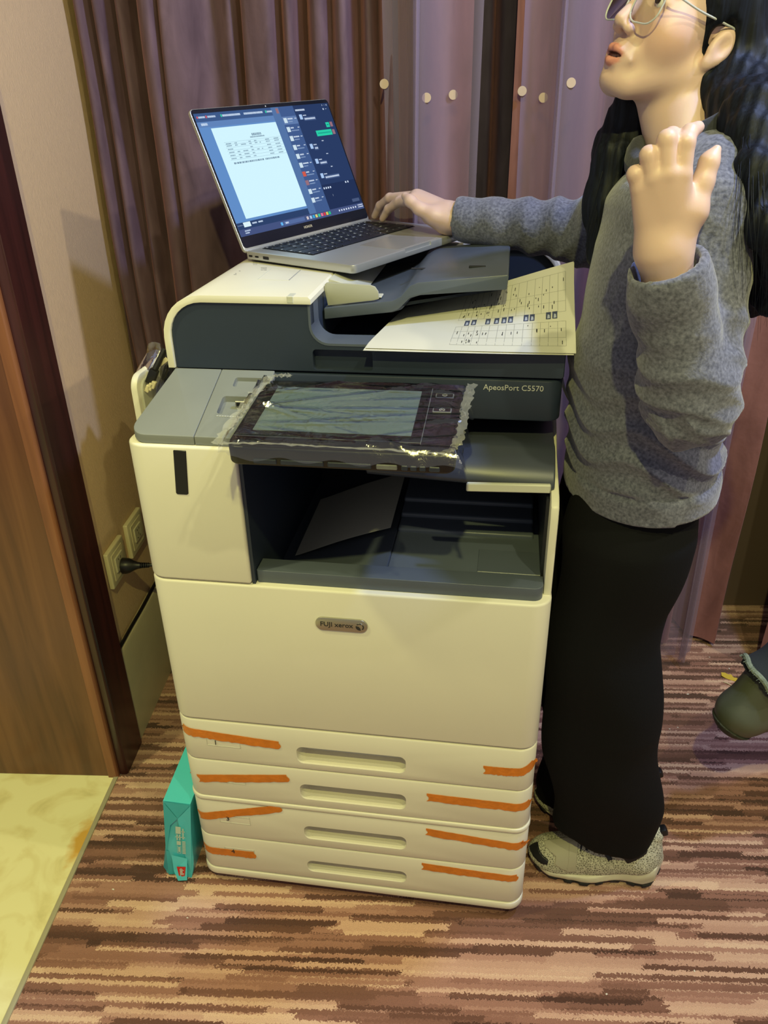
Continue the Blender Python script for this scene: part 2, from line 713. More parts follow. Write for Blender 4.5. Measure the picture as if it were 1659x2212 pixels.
def velvet_material(name, c1, c2):
    m, nt, b = nodes(name)
    N, L = nt.nodes.new, nt.links.new
    tc = N('ShaderNodeTexCoord')
    mp = N('ShaderNodeMapping')
    mp.inputs['Scale'].default_value = (9, 9, 2.5)
    L(tc.outputs['Object'], mp.inputs['Vector'])
    n = N('ShaderNodeTexNoise')
    n.inputs['Scale'].default_value = 3
    n.inputs['Detail'].default_value = 8
    n.inputs['Distortion'].default_value = 0.7
    L(mp.outputs['Vector'], n.inputs['Vector'])
    r = N('ShaderNodeValToRGB')
    r.color_ramp.elements[0].position = 0.3
    r.color_ramp.elements[0].color = lin(c1)
    r.color_ramp.elements[1].position = 0.7
    r.color_ramp.elements[1].color = lin(c2)
    L(n.outputs['Fac'], r.inputs[0])
    L(r.outputs[0], b.inputs['Base Color'])
    b.inputs['Roughness'].default_value = 0.75
    b.inputs['Specular IOR Level'].default_value = 0.2
    b.inputs['Sheen Weight'].default_value = 0.5
    b.inputs['Sheen Roughness'].default_value = 0.45
    b.inputs['Sheen Tint'].default_value = lin((190, 130, 130))
    n2 = N('ShaderNodeTexNoise')
    n2.inputs['Scale'].default_value = 14
    n2.inputs['Detail'].default_value = 6
    L(tc.outputs['Object'], n2.inputs['Vector'])
    bp = N('ShaderNodeBump')
    bp.inputs['Strength'].default_value = 0.25
    bp.inputs['Distance'].default_value = 0.012
    L(n2.outputs['Fac'], bp.inputs['Height'])
    L(bp.outputs['Normal'], b.inputs['Normal'])
    return m

def sheer_material():
    m = bpy.data.materials.new('sheer_organza')
    m.use_nodes = True
    nt = m.node_tree
    nt.nodes.clear()
    N, L = nt.nodes.new, nt.links.new
    tr = N('ShaderNodeBsdfTransparent')
    tr.inputs[0].default_value = (0.86, 0.82, 0.88, 1)
    di = N('ShaderNodeBsdfPrincipled')
    di.inputs['Base Color'].default_value = lin((178, 160, 184))
    di.inputs['Roughness'].default_value = 0.55
    di.inputs['Sheen Weight'].default_value = 0.3
    tl = N('ShaderNodeBsdfTranslucent')
    tl.inputs[0].default_value = lin((130, 105, 115))
    a1 = N('ShaderNodeMixShader')
    a1.inputs[0].default_value = 0.3
    L(di.outputs[0], a1.inputs[1])
    L(tl.outputs[0], a1.inputs[2])
    mx = N('ShaderNodeMixShader')
    mx.inputs[0].default_value = 0.42
    L(tr.outputs[0], mx.inputs[1])
    L(a1.outputs[0], mx.inputs[2])
    o = N('ShaderNodeOutputMaterial')
    L(mx.outputs[0], o.inputs[0])
    MATS['sheer_organza'] = m
    return m

M_CARPET = carpet_material()
M_TILE = tile_material()
M_WOODRED = wood_material('mahogany_casing', (42, 18, 18), (76, 34, 32), 0.38)
M_WOODJAMB = wood_material('varnished_jamb', (84, 48, 32), (122, 78, 50), 0.20)
M_WOODEDGE = wood_material('worn_wood_edge', (112, 66, 40), (150, 96, 62), 0.45)
M_VELVET = velvet_material('plum_velvet', (84, 66, 76), (110, 88, 99))
M_LINING = velvet_material('russet_velvet', (126, 86, 82), (150, 104, 99))
M_SHEER = sheer_material()
M_WALL = mat('wallpaper', (208, 178, 144), rough=0.85, spec=0.2, bump=(60, 0.5), var=(22, 0.06), bstretch=(1, 14, 2.2))
M_BASE = mat('grey_stone_skirting', (196, 186, 160), rough=0.4, var=(8, 0.08))
M_METAL = mat('steel_strip', (184, 178, 150), rough=0.4, metal=0.2)

WX = -0.27          # room-side face of the left wall
# ------------------------------------------------------------------ room shell (room frame)
struct('floor', box(NB(), WX, 2.6, -2.0, 1.0, -0.04, 0.0), M_CARPET)
fl = struct('floor_doorway_tile', box(NB(), -1.7, WX - 0.006, -2.0, 1.0, -0.04, 0.001, 0.001, 1), M_TILE)
struct('trim_1', box(NB(), WX - 0.008, WX + 0.002, -2.0, 0.262, -0.03, 0.0035, 0.0012, 2), M_METAL)
bm = box(NB(), WX - 0.2, WX, 0.30, 1.0, 0.0, 2.7)
struct('wall_left', bm, M_WALL)
struct('wall_back', box(NB(), WX - 0.2, 2.6, 0.98, 1.1, 0, 2.7), mat('back_wall_paint', (96, 80, 72), rough=0.9))
# tall skirting with a rounded ledge
prof = [(WX, 0), (WX + 0.016, 0), (WX + 0.016, 0.256), (WX + 0.013, 0.263), (WX + 0.007, 0.266), (WX, 0.266)]
struct('baseboard_left', prism(NB(), prof, 'y', 0.378, 0.665), M_BASE)
struct('baseboard_left_far', prism(NB(), prof, 'y', 0.668, 0.98), M_BASE)
# doorway casing and jamb
bm = NB()
prof = [(WX - 0.012, 0.268), (WX + 0.018, 0.268), (WX + 0.022, 0.273), (WX + 0.022, 0.368), (WX + 0.016, 0.376), (WX - 0.012, 0.376)]
prism(bm, prof, 'z', 0.0, 2.6, 0.0015, 1)
cs = struct('trim_2', bm, M_WOODRED)
bm = box(NB(), -1.2, WX - 0.014, 0.262, 0.32, 0.0, 2.6, 0.002, 1)
struct('trim_3', bm, M_WOODJAMB)
bm = prism(NB(), [(WX - 0.020, 0.2575), (WX - 0.001, 0.2575), (WX + 0.004, 0.2615), (WX + 0.004, 0.2675), (WX - 0.020, 0.2675)], 'z', 0.0, 2.6, 0.001, 1)
struct('trim_4', bm, M_WOODEDGE)

# ------------------------------------------------------------------ curtains
def fold_curve(grooves, waves, x):
    y = 0.0
    for xg, d, w in grooves:
        y += d * math.exp(-((x - xg) / w) ** 2)
    for a, k, ph in waves:
        y += a * math.sin(k * x + ph)
    return y

def px2x(p):
    return -0.28 + (p - 120) * 8.87e-4

gl = [(px2x(p), d, w) for p, d, w in [(150, .075, .015), (196, .05, .011), (238, .07, .014), (284, .085, .018), (346, .030, .006), (440, .025, .03), (503, .05, .008), (592, .045, .010),
                                      (640, .075, .013), (700, .035, .010), (758, .075, .015), (800, .06, .014)]]
def velvet_fn(X0, X1, Y0, grooves, waves, z0, z1, drift=0.012):
    def f(u, v):
        x = X0 + (X1 - X0) * u
        z = z0 + (z1 - z0) * v
        xs = x + drift * math.sin(2.1 * z + 5 * x)
        y = Y0 + fold_curve(grooves, waves, xs) * (1 - 0.25 * math.cos(1.7 * z + 3 * x)) + 0.006 * math.sin(9 * z + 20 * x)
        return (x, y, z)
    return f
bm = grid(NB(), velvet_fn(WX + 0.004, 0.365, 0.735, gl, [(0.008, 30, 1.0), (0.01, 11, 0.4)], 0.02, 2.65), 300, 44, thick=0.003)
single('velvet_curtain', 'plum velvet drape in narrow folds hanging beside the beige wall', 'curtain', bm, M_VELVET, (0.05, 0.74, 0.02), room=True, angle=80)
gr = [(px2x(p), .06, .022) for p in (872, 1240, 1340)] + [(0.86, .06, .02), (0.97, .05, .02), (1.135, .12, .024)]
W2 = [(0.018, 38, 0.4), (0.012, 17, 1.1)]
bm = grid(NB(), velvet_fn(0.372, 0.520, 0.775, gr, W2, 0.018, 2.65, 0.004), 60, 40, thick=0.003)
single('velvet_curtain', 'narrow russet drape behind the narrow sheer panel', 'curtain', bm, M_LINING, (0.45, 0.775, 0.018), room=True, angle=80)
M_GAP_SHADE = velvet_material('gap_shade_velvet', (54, 46, 66), (72, 62, 86))  # shade of the curtain gap put into a darker velvet colour
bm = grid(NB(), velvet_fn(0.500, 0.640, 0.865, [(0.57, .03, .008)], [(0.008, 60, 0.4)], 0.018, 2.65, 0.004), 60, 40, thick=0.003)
single('velvet_curtain', 'drape set back and coloured dark for the shade in the gap between the two sheer panels', 'curtain', bm, M_GAP_SHADE, (0.57, 0.87, 0.018), room=True, angle=80)
bm = grid(NB(), velvet_fn(0.600, 1.235, 0.775, gr, W2, 0.018, 2.65), 240, 40, thick=0.003)
single('velvet_curtain', 'wide russet drape behind the wide sheer panel, its hem just above the carpet', 'curtain', bm, M_LINING, (0.92, 0.775, 0.018), room=True, angle=80)
bm = grid(NB(), velvet_fn(1.315, 2.3, 0.69, [(1.46, .06, .02), (1.7, .06, .02), (1.9, .06, .02)], [(0.02, 30, 2.0)], 0.018, 2.65), 200, 30, thick=0.003)
single('velvet_curtain', 'brown drape beyond the dark gap, beside the seated leg', 'curtain', bm, M_LINING, (1.6, 0.70, 0.018), room=True, angle=80)

def sheer_fn(x0, x1, n):
    def f(t, z):
        a = 2 * math.pi * n * t
        x = x0 + (x1 - x0) * t + 0.034 * math.sin(a) + 0.005 * math.sin(2.3 * z + 9 * t)
        y = 0.692 + 0.020 * math.sin(a + 1.35) + 0.008 * math.sin(3.1 * a + 0.7) + 0.006 * math.sin(2 * z + 7 * t)
        return (x, y, z)
    return f
SHEERS = []
for (x0, x1, n, seg, lab) in ((0.348, 0.500, 1.25, 110, 'narrow see-through mauve sheer panel between the plum velvet and the dark fold'),
                              (0.612, 1.170, 3.9, 300, 'wide see-through mauve sheer panel with pale round spots behind the standing person')):
    fn_ = sheer_fn(x0, x1, n)
    th_ = Thing('sheer_curtain', lab, 'curtain', ((x0 + x1) / 2, 0.68, 0.03), room=True, group='sheer curtain panels')
    th_.part('sheer_fabric', grid(NB(), lambda u, v: fn_(u, 0.03 + 2.62 * v), seg, 24), M_SHEER, angle=80)
    SHEERS.append((th_, fn_))
M_DISC = mat('gold_disc', (196, 172, 146), rough=0.5, sheen=0.4)
bm0 = NB()
lathe(bm0, [(0.0085, 0), (0.0088, 0.0006), (0.0086, 0.0012)], (0, 0, 0), (0, -1, 0), 20)
disc_me = bpy.data.meshes.new('spot')
bm0.to_mesh(disc_me)
bm0.free()
disc_me.materials.append(M_DISC)
for (x, z) in [(0.352, 1.391), (0.434, 1.366), (0.478, 1.370), (0.618, 1.374), (0.650, 1.362), (0.705, 1.386), (0.40, 0.9), (0.62, 0.55), (0.95, 0.86), (1.185, 0.327), (1.10, 1.37), (0.88, 1.38), (1.0, 0.4)]:
    best = None
    for th_, fn_ in SHEERS:
        for i in range(1200):
            p = fn_(i / 1200, z)
            if abs(p[0] - x) < 0.004 and (best is None or p[1] < best[1][1]):
                best = (th_, p)
    if best:
        o = best[0].link('spot', disc_me, None)
        o.location = Vector(best[1]) + Vector((0, -0.0012, 0)) - best[0].org
# ------------------------------------------------------------------ photo pixel -> point on a plane of the copier frame
def at(px, py, X=None, Y=None, Z=None):
    d = rt2 * ((px - 829.5) / FPX) + up2 * (-(py - 1106.0) / FPX) + fw
    if X is not None:
        t = (X - CAM_P.x) / d.x
    elif Y is not None:
        t = (Y - CAM_P.y) / d.y
    else:
        t = (Z - CAM_P.z) / d.z
    return CAM_P + d * t

# ------------------------------------------------------------------ copier
M_WHITE = mat('ivory_plastic', (226, 222, 206), rough=0.42, bump=(900, 0.06), var=(5, 0.02))
M_WHITE2 = mat('grey_white_plastic', (200, 200, 186), rough=0.45, bump=(700, 0.06))
M_NAVY = mat('slate_plastic', (44, 54, 72), rough=0.42, bump=(1400, 0.08), var=(8, 0.05))
M_DECK = mat('deck_plastic', (124, 128, 128), rough=0.48, bump=(1400, 0.08), var=(9, 0.05))
M_TRAY = mat('tray_plastic', (84, 92, 106), rough=0.36, bump=(1100, 0.06), var=(14, 0.05))
M_INNER = mat('inner_black_plastic', (30, 33, 40), rough=0.5)
M_BLACK = mat('black_plastic', (20, 20, 22), rough=0.4)
M_RUBBER = mat('black_rubber', (24, 24, 24), rough=0.8)
M_TAPE = mat('orange_tape', (214, 124, 36), rough=0.38, bump=(160, 0.35), var=(70, 0.10))
M_INK = mat('dark_ink', (42, 42, 44), rough=0.6)
M_PRINTGREY = mat('grey_print', (196, 198, 196), rough=0.5)
M_BADGE = mat('satin_badge', (176, 172, 158), rough=0.32, metal=0.75)

CW = 0.62
cp = Thing('photocopier', 'tall ivory office photocopier with slate scanner top and four taped paper drawers', 'copier', (0.31, 0.33, 0.0))
RC = 0.030
def plan(x0, x1, y0, y1, r=RC, back=0.004):
    return rrect(x0, x1, y0, y1, [r, r, back, back], 7)
def yfront(x, r=RC):
    e = min(x, CW - x)
    return 0.0 if e >= r else r - math.sqrt(max(r * r - (r - e) ** 2, 0))

# feet and base
for sx in (0.07, 0.55):
    for sy in (0.09, 0.57):
        bm = NB()
        lathe(bm, [(0.008, -0.013), (0.019, -0.013), (0.021, -0.010), (0.021, 0.010), (0.019, 0.013), (0.008, 0.013)], (sx, sy, 0.021), (1, 0, 0), 20)
        wh = cp.part('caster', bm, M_RUBBER)
        bm = box(NB(), sx - 0.018, sx + 0.018, sy - 0.012, sy + 0.012, 0.026, 0.046, 0.002, 1)
        cp.part('caster_fork', bm, M_BLACK, wh)
cp.part('base_plate', prism(NB(), plan(0.014, 0.606, 0.016, 0.64, 0.022), 'z', 0.018, 0.045), M_INNER)
cp.part('base_rim', prism(NB(), plan(-0.001, 0.621, -0.001, 0.655), 'z', 0.028, 0.046, 0.004, 2), M_WHITE)
# side and rear panels
cp.part('body_panel', box(NB(), 0.004, 0.616, 0.05, 0.655, 0.044, 0.655, 0.003, 1), M_WHITE)
bm = box(NB(), 0.004, 0.166, 0.03, 0.655, 0.653, 0.72)
cp.part('body_panel', bm, M_WHITE)
cp.part('rear_panel', box(NB(), 0.004, 0.616, 0.47, 0.655, 0.653, 0.945, 0.003, 1), M_WHITE)
bm = prism(NB(), [(0.030, 0.653), (0.655, 0.653), (0.655, 0.93), (0.30, 0.93), (0.16, 0.885), (0.05, 0.87), (0.034, 0.86), (0.030, 0.84)], 'x', 0.607, 0.619, 0.003, 2)
cp.part('side_panel', bm, M_WHITE)

def drawer(z0, z1, slot):
    base = prism(NB(), plan(0, CW, 0, 0.055), 'z', z0, z1, 0.0035, 2)
    # recessed grip
    zt, zb = slot
    pts = rrect(0.214, 0.404, zb, zt, 0.012, 5)
    cutter = bmesh.new()
    prism(cutter, pts, 'y', -0.02, 0.034)
    return cut(base, [cutter])

DR = [(0.3375, 0.4295, (0.390, 0.352)), (0.2460, 0.3355, (0.301, 0.264)), (0.1405, 0.2330, (0.194, 0.160)), (0.0490, 0.1385, (0.0995, 0.0690))]
TAPES = [[(0.011, 0.404), (0.03, 0.4005), (0.10, 0.395), (0.185, 0.3895)], [(0.535, 0.3805), (0.575, 0.381), (0.600, 0.384), (0.6185, 0.394)],
         [(0.025, 0.2885), (0.10, 0.299), (0.194, 0.312)], [(0.441, 0.302), (0.53, 0.3005), (0.60, 0.2995), (0.6165, 0.301)],
         [(0.010, 0.186), (0.09, 0.209), (0.174, 0.233)], [(0.440, 0.215), (0.53, 0.207), (0.60, 0.2015), (0.613, 0.2025)],
         [(0.008, 0.0955), (0.06, 0.0960), (0.112, 0.097)], [(0.433, 0.122), (0.53, 0.118), (0.606, 0.116)]]
NUMS = [('1', 0.068, 0.3815, (0.053, 0.373, 0.114, 0.392)), (None, 0, 0, (0.053, 0.284, 0.114, 0.300)), ('3', 0.068, 0.1905, (0.053, 0.179, 0.112, 0.197)), ('4', 0.068, 0.101, (0.053, 0.086, 0.112, 0.109))]
def strip_on_front(pts, wid, off, zig=0.0012):
    path = catmull([(p[0], 0, p[1]) for p in pts], 14)
    n = len(path) - 1
    jag = [rnd.uniform(-zig, zig) for _ in range(n + 1)]
    def f(u, v):
        i = min(int(round(u * n)), n)
        p = path[i]
        d = (path[min(i + 1, n)] - path[max(i - 1, 0)]).normalized()
        nx, nz = -d.z, d.x
        s = (v - 0.5) * wid + (jag[i] if v < 0.3 else 0)
        x, z = p.x + nx * s, p.z + nz * s
        if i in (0, n):
            x += (0.0025 if (int(v * 6) % 2) else -0.001)
        wr = 0.0006 * math.sin(40 * u + 9 * v) * math.sin(13 * u)
        return (x, yfront(min(max(x, 0.0005), CW - 0.0005)) - off - abs(wr), z)
    return grid(NB(), f, n, 4, thick=0.0003)
for k, (z0, z1, slot) in enumerate(DR):
    d = cp.part('drawer', drawer(z0, z1, slot), M_WHITE)
    tx, tx1 = TAPES[2 * k], TAPES[2 * k + 1]
    for tp in (tx, tx1):
        cp.part('tape_strip', strip_on_front(tp, 0.0178, 0.0008), M_TAPE, d, label='strip of orange packing tape')
    s, nx, nz, (a, b, c, e) = NUMS[k]
    fr = NB()
    w = 0.0007
    for q in ((a, c, b, c + w), (a, b, a, b), ):
        pass
    # thin raised frame of the paper-size label
    for (xa, xb, za, zb) in ((a, c, b, b + w), (a, c, e - w, e), (a, a + w, b, e), (c - w, c, b, e)):
        box(fr, xa, xb, -0.0006, 0.002, za, zb)
    cp.part('label_frame', fr, M_WHITE2, d)
    if s:
        cp.part('drawer_number', text_bm(s, 0.0145, (nx - 0.002, -0.0016, nz), (1, 0, 0), (0, 0, 1)), M_INK, d, smooth=False)
cp.part('separator_band', prism(NB(), plan(-0.0015, CW + 0.0015, -0.0015, 0.06), 'z', 0.2345, 0.2450, 0.003, 2), M_WHITE)

# big front cover with badge
fc = cp.part('front_cover', prism(NB(), plan(0, CW, 0, 0.055), 'z', 0.4325, 0.7160, 0.006, 3), M_WHITE)
bd = NB()
prism(bd, rrect(0.265, 0.347, 0.6445, 0.6685, 0.0119, 8), 'y', -0.0028, 0.003, 0.0014, 2)
cp.part('badge', bd, M_BADGE, fc, label='oval satin name badge')
cp.part('badge_lettering', text_bm('FUJI xerox', 0.0118, (0.2725, -0.0029, 0.6565), (1, 0, 0), (0, 0, 1), bold=0.00012), M_INK, fc, smooth=False)
bl = NB()
lathe(bl, [(0.0068, 0), (0.0066, 0.0004)], (0.3350, -0.0029, 0.6560), (0, -1, 0), 24)
cp.part('badge_emblem', bl, M_BADGE, fc)
bl = NB()
def arc_band(bm, cx, cz, r0, r1, a0, a1, y, n=10):
    pts = []
    for i in range(n + 1):
        a = math.radians(a0 + (a1 - a0) * i / n)
        pts.append((cx + r1 * math.cos(a), cz + r1 * math.sin(a)))
    for i in range(n, -1, -1):
        a = math.radians(a0 + (a1 - a0) * i / n)
        pts.append((cx + r0 * math.cos(a), cz + r0 * math.sin(a)))
    prism(bm, pts, 'y', y - 0.0003, y)
arc_band(bl, 0.3350, 0.6560, 0.0012, 0.0064, 165, 285, -0.0033)
arc_band(bl, 0.3350, 0.6560, 0.0048, 0.0066, 60, 140, -0.0033)
arc_band(bl, 0.3350, 0.6560, 0.0046, 0.0066, -50, 40, -0.0033)
cp.part('emblem_bands', bl, M_INK, fc, smooth=False)

# left column
pl_ = NB()
colp = [q for q in rrect(0, 0.1680, 0.0, 0.40, [RC, 0.004, 0.004, 0.0], 7) if not (q[0] < 0.001 and q[1] > 0.3)] + [(0.036, 0.40), (0.036, 0.16), (0.0, 0.040)]
prism(pl_, colp, 'z', 0.7185, 0.9430, 0.0045, 3)
pc = cp.part('column', pl_, M_WHITE)
cp.part('indicator_window', prism(NB(), [(0.0705, 0.8695), (0.0725, 0.8675), (0.0875, 0.8675), (0.0895, 0.8695), (0.0955, 0.9375), (0.0765, 0.9375)], 'y', -0.0012, 0.004, 0.0008, 1), M_BLACK, pc)
def deck_piece(x0, x1, r):
    t = prism(NB(), rrect(x0, x1, 0.0065, 0.1450, [r, 0.001, 0.001, 0.001], 7), 'z', 0, 0.013, 0.0045, 3)
    for v in t.verts:
        v.co.z += 0.9435 + (v.co.y - 0.0065) * 0.385
        if x0 < 0.05:
            v.co.x += 0.026 * (v.co.y - 0.0065) / 0.1385 * max(0.0, 1 - (v.co.x - x0) / (x1 - x0))
    return t
bm = prism(NB(), [(0.02, 0.938), (0.40, 0.938), (0.40, 1.005), (0.15, 0.996), (0.02, 0.946)], 'x', 0.040, 0.178)
cp.part('column_top', bm, M_WHITE)
dk = cp.part('deck_cover', deck_piece(0.0070, 0.1065, 0.026), M_DECK)
dk2b = deck_piece(0.1075, 0.1900, 0.001)
def sheared_cut(x0, x1, y0, y1, r, dep):
    t = prism(NB(), rrect(x0, x1, y0, y1, r, 4), 'z', -dep, 0.03)
    for v in t.verts:
        v.co.z += 0.9435 + 0.013 + (v.co.y - 0.0065) * 0.385
    return t
dk2b = cut(dk2b, [sheared_cut(0.1260, 0.1660, 0.052, 0.088, 0.005, 0.009), sheared_cut(0.1340, 0.1880, 0.108, 0.128, 0.004, 0.006)])
dk2 = cp.part('deck_cover', dk2b, M_DECK)
us = box(NB(), 0.148, 0.164, 0.074, 0.0795, 0.9765, 0.9855, 0.0006, 1)
cp.part('usb_port', us, M_BADGE, dk2)
cp.part('usb_slot', box(NB(), 0.1500, 0.1620, 0.0735, 0.0745, 0.9785, 0.9835), M_BLACK, dk2)
bm = NB()
for i in range(9):
    xa = 0.128 + i * 0.0039
    yy_ = 0.0475
    box(bm, xa, xa + 0.0028, yy_ - 0.0013, yy_ + 0.0013, 0.9722, 0.9727)
cp.part('usb_caption', bm, M_PRINTGREY, dk2, smooth=False, kind='stuff')

# output bay
cp.part('bay_wall', box(NB(), 0.1682, 0.1735, 0.006, 0.475, 0.655, 0.945), M_NAVY)
cp.part('bay_back', box(NB(), 0.1735, 0.607, 0.462, 0.472, 0.655, 0.95), M_INNER)
cp.part('bay_lining', box(NB(), 0.602, 0.6068, 0.06, 0.465, 0.70, 0.86), M_INNER)
lip = prism(NB(), rrect(0.1745, 0.6060, 0.0115, 0.0470, [0.003, 0.014, 0.001, 0.001], 6), 'z', 0.7155, 0.7375, 0.0035, 3)
cp.part('tray_lip', lip, M_TRAY)
def sunk(u, v):
    x = 0.174 + (0.3715 - 0.174) * u
    y = 0.0480 + 0.414 * v
    z = 0.666 + 0.066 * (u ** 1.25) + 0.006 * v
    return (x, y, z)
cp.part('output_tray', grid(NB(), sunk, 16, 6, thick=-0.004), M_TRAY)
cp.part('tray_step_wall', box(NB(), 0.174, 0.3715, 0.0462, 0.0485, 0.658, 0.734), M_TRAY)
ft = NB()
box(ft, 0.3720, 0.6030, 0.0478, 0.462, 0.700, 0.7345, 0.0015, 2)
ot = cp.part('output_tray', ft, M_TRAY)
for k_, (y0_, dz_) in enumerate([(0.160, 0.007), (0.200, 0.014), (0.243, 0.021)]):
    cp.part('tray_rib', box(NB(), 0.3725, 0.594, y0_, 0.46, 0.72, 0.7345 + dz_, 0.004, 3), M_TRAY, ot)
cp.part('tray_plate', box(NB(), 0.508, 0.6025, 0.052, 0.118, 0.7340, 0.7356, 0.0007, 1), M_TRAY, ot)
# second, upper tray
pf = [(0.062, 0.876), (0.066, 0.8695), (0.074, 0.868), (0.45, 0.892), (0.45, 0.925), (0.15, 0.912), (0.128, 0.9155), (0.112, 0.9135), (0.082, 0.900), (0.068, 0.889)]
t2 = prism(NB(), pf, 'x', 0.330, 0.612, 0.003, 2, 30)
for v in t2.verts:                       # nose tapers back towards the left end
    k_ = max(0.0, (0.41 - v.co.x) / 0.08)
    v.co.y += 0.05 * k_ * k_ * max(0, 1 - (v.co.y - 0.062) / 0.3)
    v.co.z += 0.03 * (v.co.x - 0.612)
M_SMOKE = mat('smoky_gloss_plastic', (62, 67, 80), rough=0.38, bump=(600, 0.03))
tb = cp.part('upper_tray', t2, M_SMOKE)
st = box(NB(), 0.487, 0.6065, 0.0585, 0.066, 0.8695, 0.8825, 0.0015, 1)  # pale strip stands in for light reflected off the tray front
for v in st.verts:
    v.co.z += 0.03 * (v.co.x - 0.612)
cp.part('upper_tray_glint', st, M_WHITE2, tb, label='pale strip standing in for light on the tray edge')

# scanner
SY = 0.145
sc_b = prism(NB(), rrect(0.030, 0.6170, SY, 0.655, [0.004, 0.022, 0.008, 0.004], 6), 'z', 0.9440, 1.0065, 0.003, 2)
scn = cp.part('scanner_unit', sc_b, M_NAVY)
cp.part('model_lettering', text_bm('ApeosPort C5570', 0.0118, (0.5030, SY - 0.0004, 0.9945), (1, 0, 0), (0, 0, 1)), M_PRINTGREY, scn, smooth=False)
cp.part('scanner_neck', box(NB(), 0.20, 0.47, 0.07, SY + 0.01, 0.953, 0.975, 0.004, 2), M_INNER, scn)
cp.part('scanner_corner_post', box(NB(), 0.590, 0.6130, 0.30, 0.60, 0.85, 0.946, 0.003, 1), M_NAVY, scn)
# platen cover
lidp = []
lidp += [(0.0335, 1.0095), (0.614, 1.0095), (0.617, 1.0125), (0.617, 1.049), (0.613, 1.053)]
for i in range(8):                       # inside fillet up to the feeder
    a = math.radians(270 - 90 * i / 7)
    lidp.append((0.2765 + 0.026 * math.cos(a), 1.079 + 0.026 * math.sin(a)))
lidp += [(0.2505, 1.1105)]
for i in range(9):                       # rounded shoulder
    a = math.radians(90 + 90 * i / 8)
    lidp.append((0.0855 + 0.052 * math.cos(a), 1.0585 + 0.052 * math.sin(a)))
lid_front = prism(NB(), lidp, 'y', SY + 0.001, SY + 0.022, 0.0012, 1)
lid_front = cut(lid_front, [prism(NB(), rrect(0.2500, 0.3400, 1.0125, 1.0440, 0.006, 4), 'y', SY - 0.01, SY + 0.016)])
pcv = cp.part('platen_cover', lid_front, M_NAVY)
cp.part('platen_slab', prism(NB(), rrect(0.034, 0.617, SY + 0.020, 0.655, [0.004, 0.004, 0.02, 0.004], 5), 'z', 1.0090, 1.0330, 0.002, 1), M_NAVY, pcv)
# lighter inner rim that follows the opening
rim = []
inner = [(0.600, 1.0535)]
for i in range(8):
    a = math.radians(270 - 90 * i / 7)
    inner.append((0.2765 + 0.026 * math.cos(a), 1.0795 + 0.026 * math.sin(a)))
inner.append((0.2505, 1.1105))
def band(path, w):
    out = []
    n = len(path)
    for i, p in enumerate(path):
        a = Vector(path[max(i - 1, 0)])
        b = Vector(path[min(i + 1, n - 1)])
        d = (b - a).normalized()
        out.append((p[0] + d.y * w, p[1] - d.x * w))
    return path + out[::-1]
cp.part('platen_rim', prism(NB(), band(inner, -0.0035), 'y', SY, SY + 0.050), M_TRAY, pcv)
# feeder body (dark core and ivory shell)
core = [(p[0], p[1]) for p in lidp[12:]] 
corep = [(0.0335, 1.0095), (0.2500, 1.0095), (0.2500, 1.1105)] + lidp[-9:]
fd = cp.part('document_feeder', prism(NB(), corep, 'y', SY + 0.020, 0.655), M_NAVY)
def arch(x0, x1, zb0, zt, rl, rr, th, n=9):
    o, i_ = [], []
    o.append((x0, zb0))
    i_.append((x0 + th, zb0))
    for k in range(n):
        a = math.radians(180 - 90 * k / (n - 1))
        o.append((x0 + rl + rl * math.cos(a), zt - rl + rl * math.sin(a)))
        i_.append((x0 + rl + (rl - th) * math.cos(a), zt - rl + (rl - th) * math.sin(a)))
    if rr > 0.02:
        for k in range(n):
            a = math.radians(90 - 90 * k / (n - 1))
            o.append((x1 - rr + rr * math.cos(a), zt - rr + rr * math.sin(a)))
            i_.append((x1 - rr + (rr - th) * math.cos(a), zt - rr + (rr - th) * math.sin(a)))
        o.append((x1, zb0))
        i_.append((x1 - th, zb0))
    else:
        o += [(x1 - 0.004, zt), (x1, zt - 0.004), (x1, zt - th)]
        i_ += [(x1, zt - th - 0.0004)]
    return o + i_[::-1]
shell = prism(NB(), arch(0.0235, 0.2530, 1.0110, 1.1215, 0.064, 0, 0.0105), 'y', SY - 0.004, 0.600, 0.0015, 2, 50)
# grip recess in the feeder top
ra, rb_, rc_, rd_ = [at(*q, Z=1.1215) for q in ((586, 581), (651, 583), (625, 606), (556, 604))]
cutb = bmesh.new()
prism(cutb, [(ra.x + 0.05, ra.y), (rb_.x, rb_.y), (rc_.x, rc_.y), (rd_.x + 0.05, rd_.y)], 'z', 1.1135, 1.14)
shell = cut(shell, [cutb])
fs = cp.part('feeder_shell', shell, M_WHITE)
lk = NB()
for a_, b_ in ((ra, rb_), (rb_, rc_), (rc_, rd_), (rd_, ra)):
    tube(lk, [(a_.x, a_.y, 1.1214), (b_.x, b_.y, 1.1214)], 0.0006, 6, 0)
cp.part('latch_outline', lk, M_WHITE2, fs)
sl = prism(NB(), [(0.250, 1.1150), (0.2535, 1.1215), (0.290, 1.1110), (0.305, 1.094), (0.250, 1.092)], 'y', 0.266, 0.598, 0.001, 1)
cp.part('feeder_slope', sl, M_WHITE2)
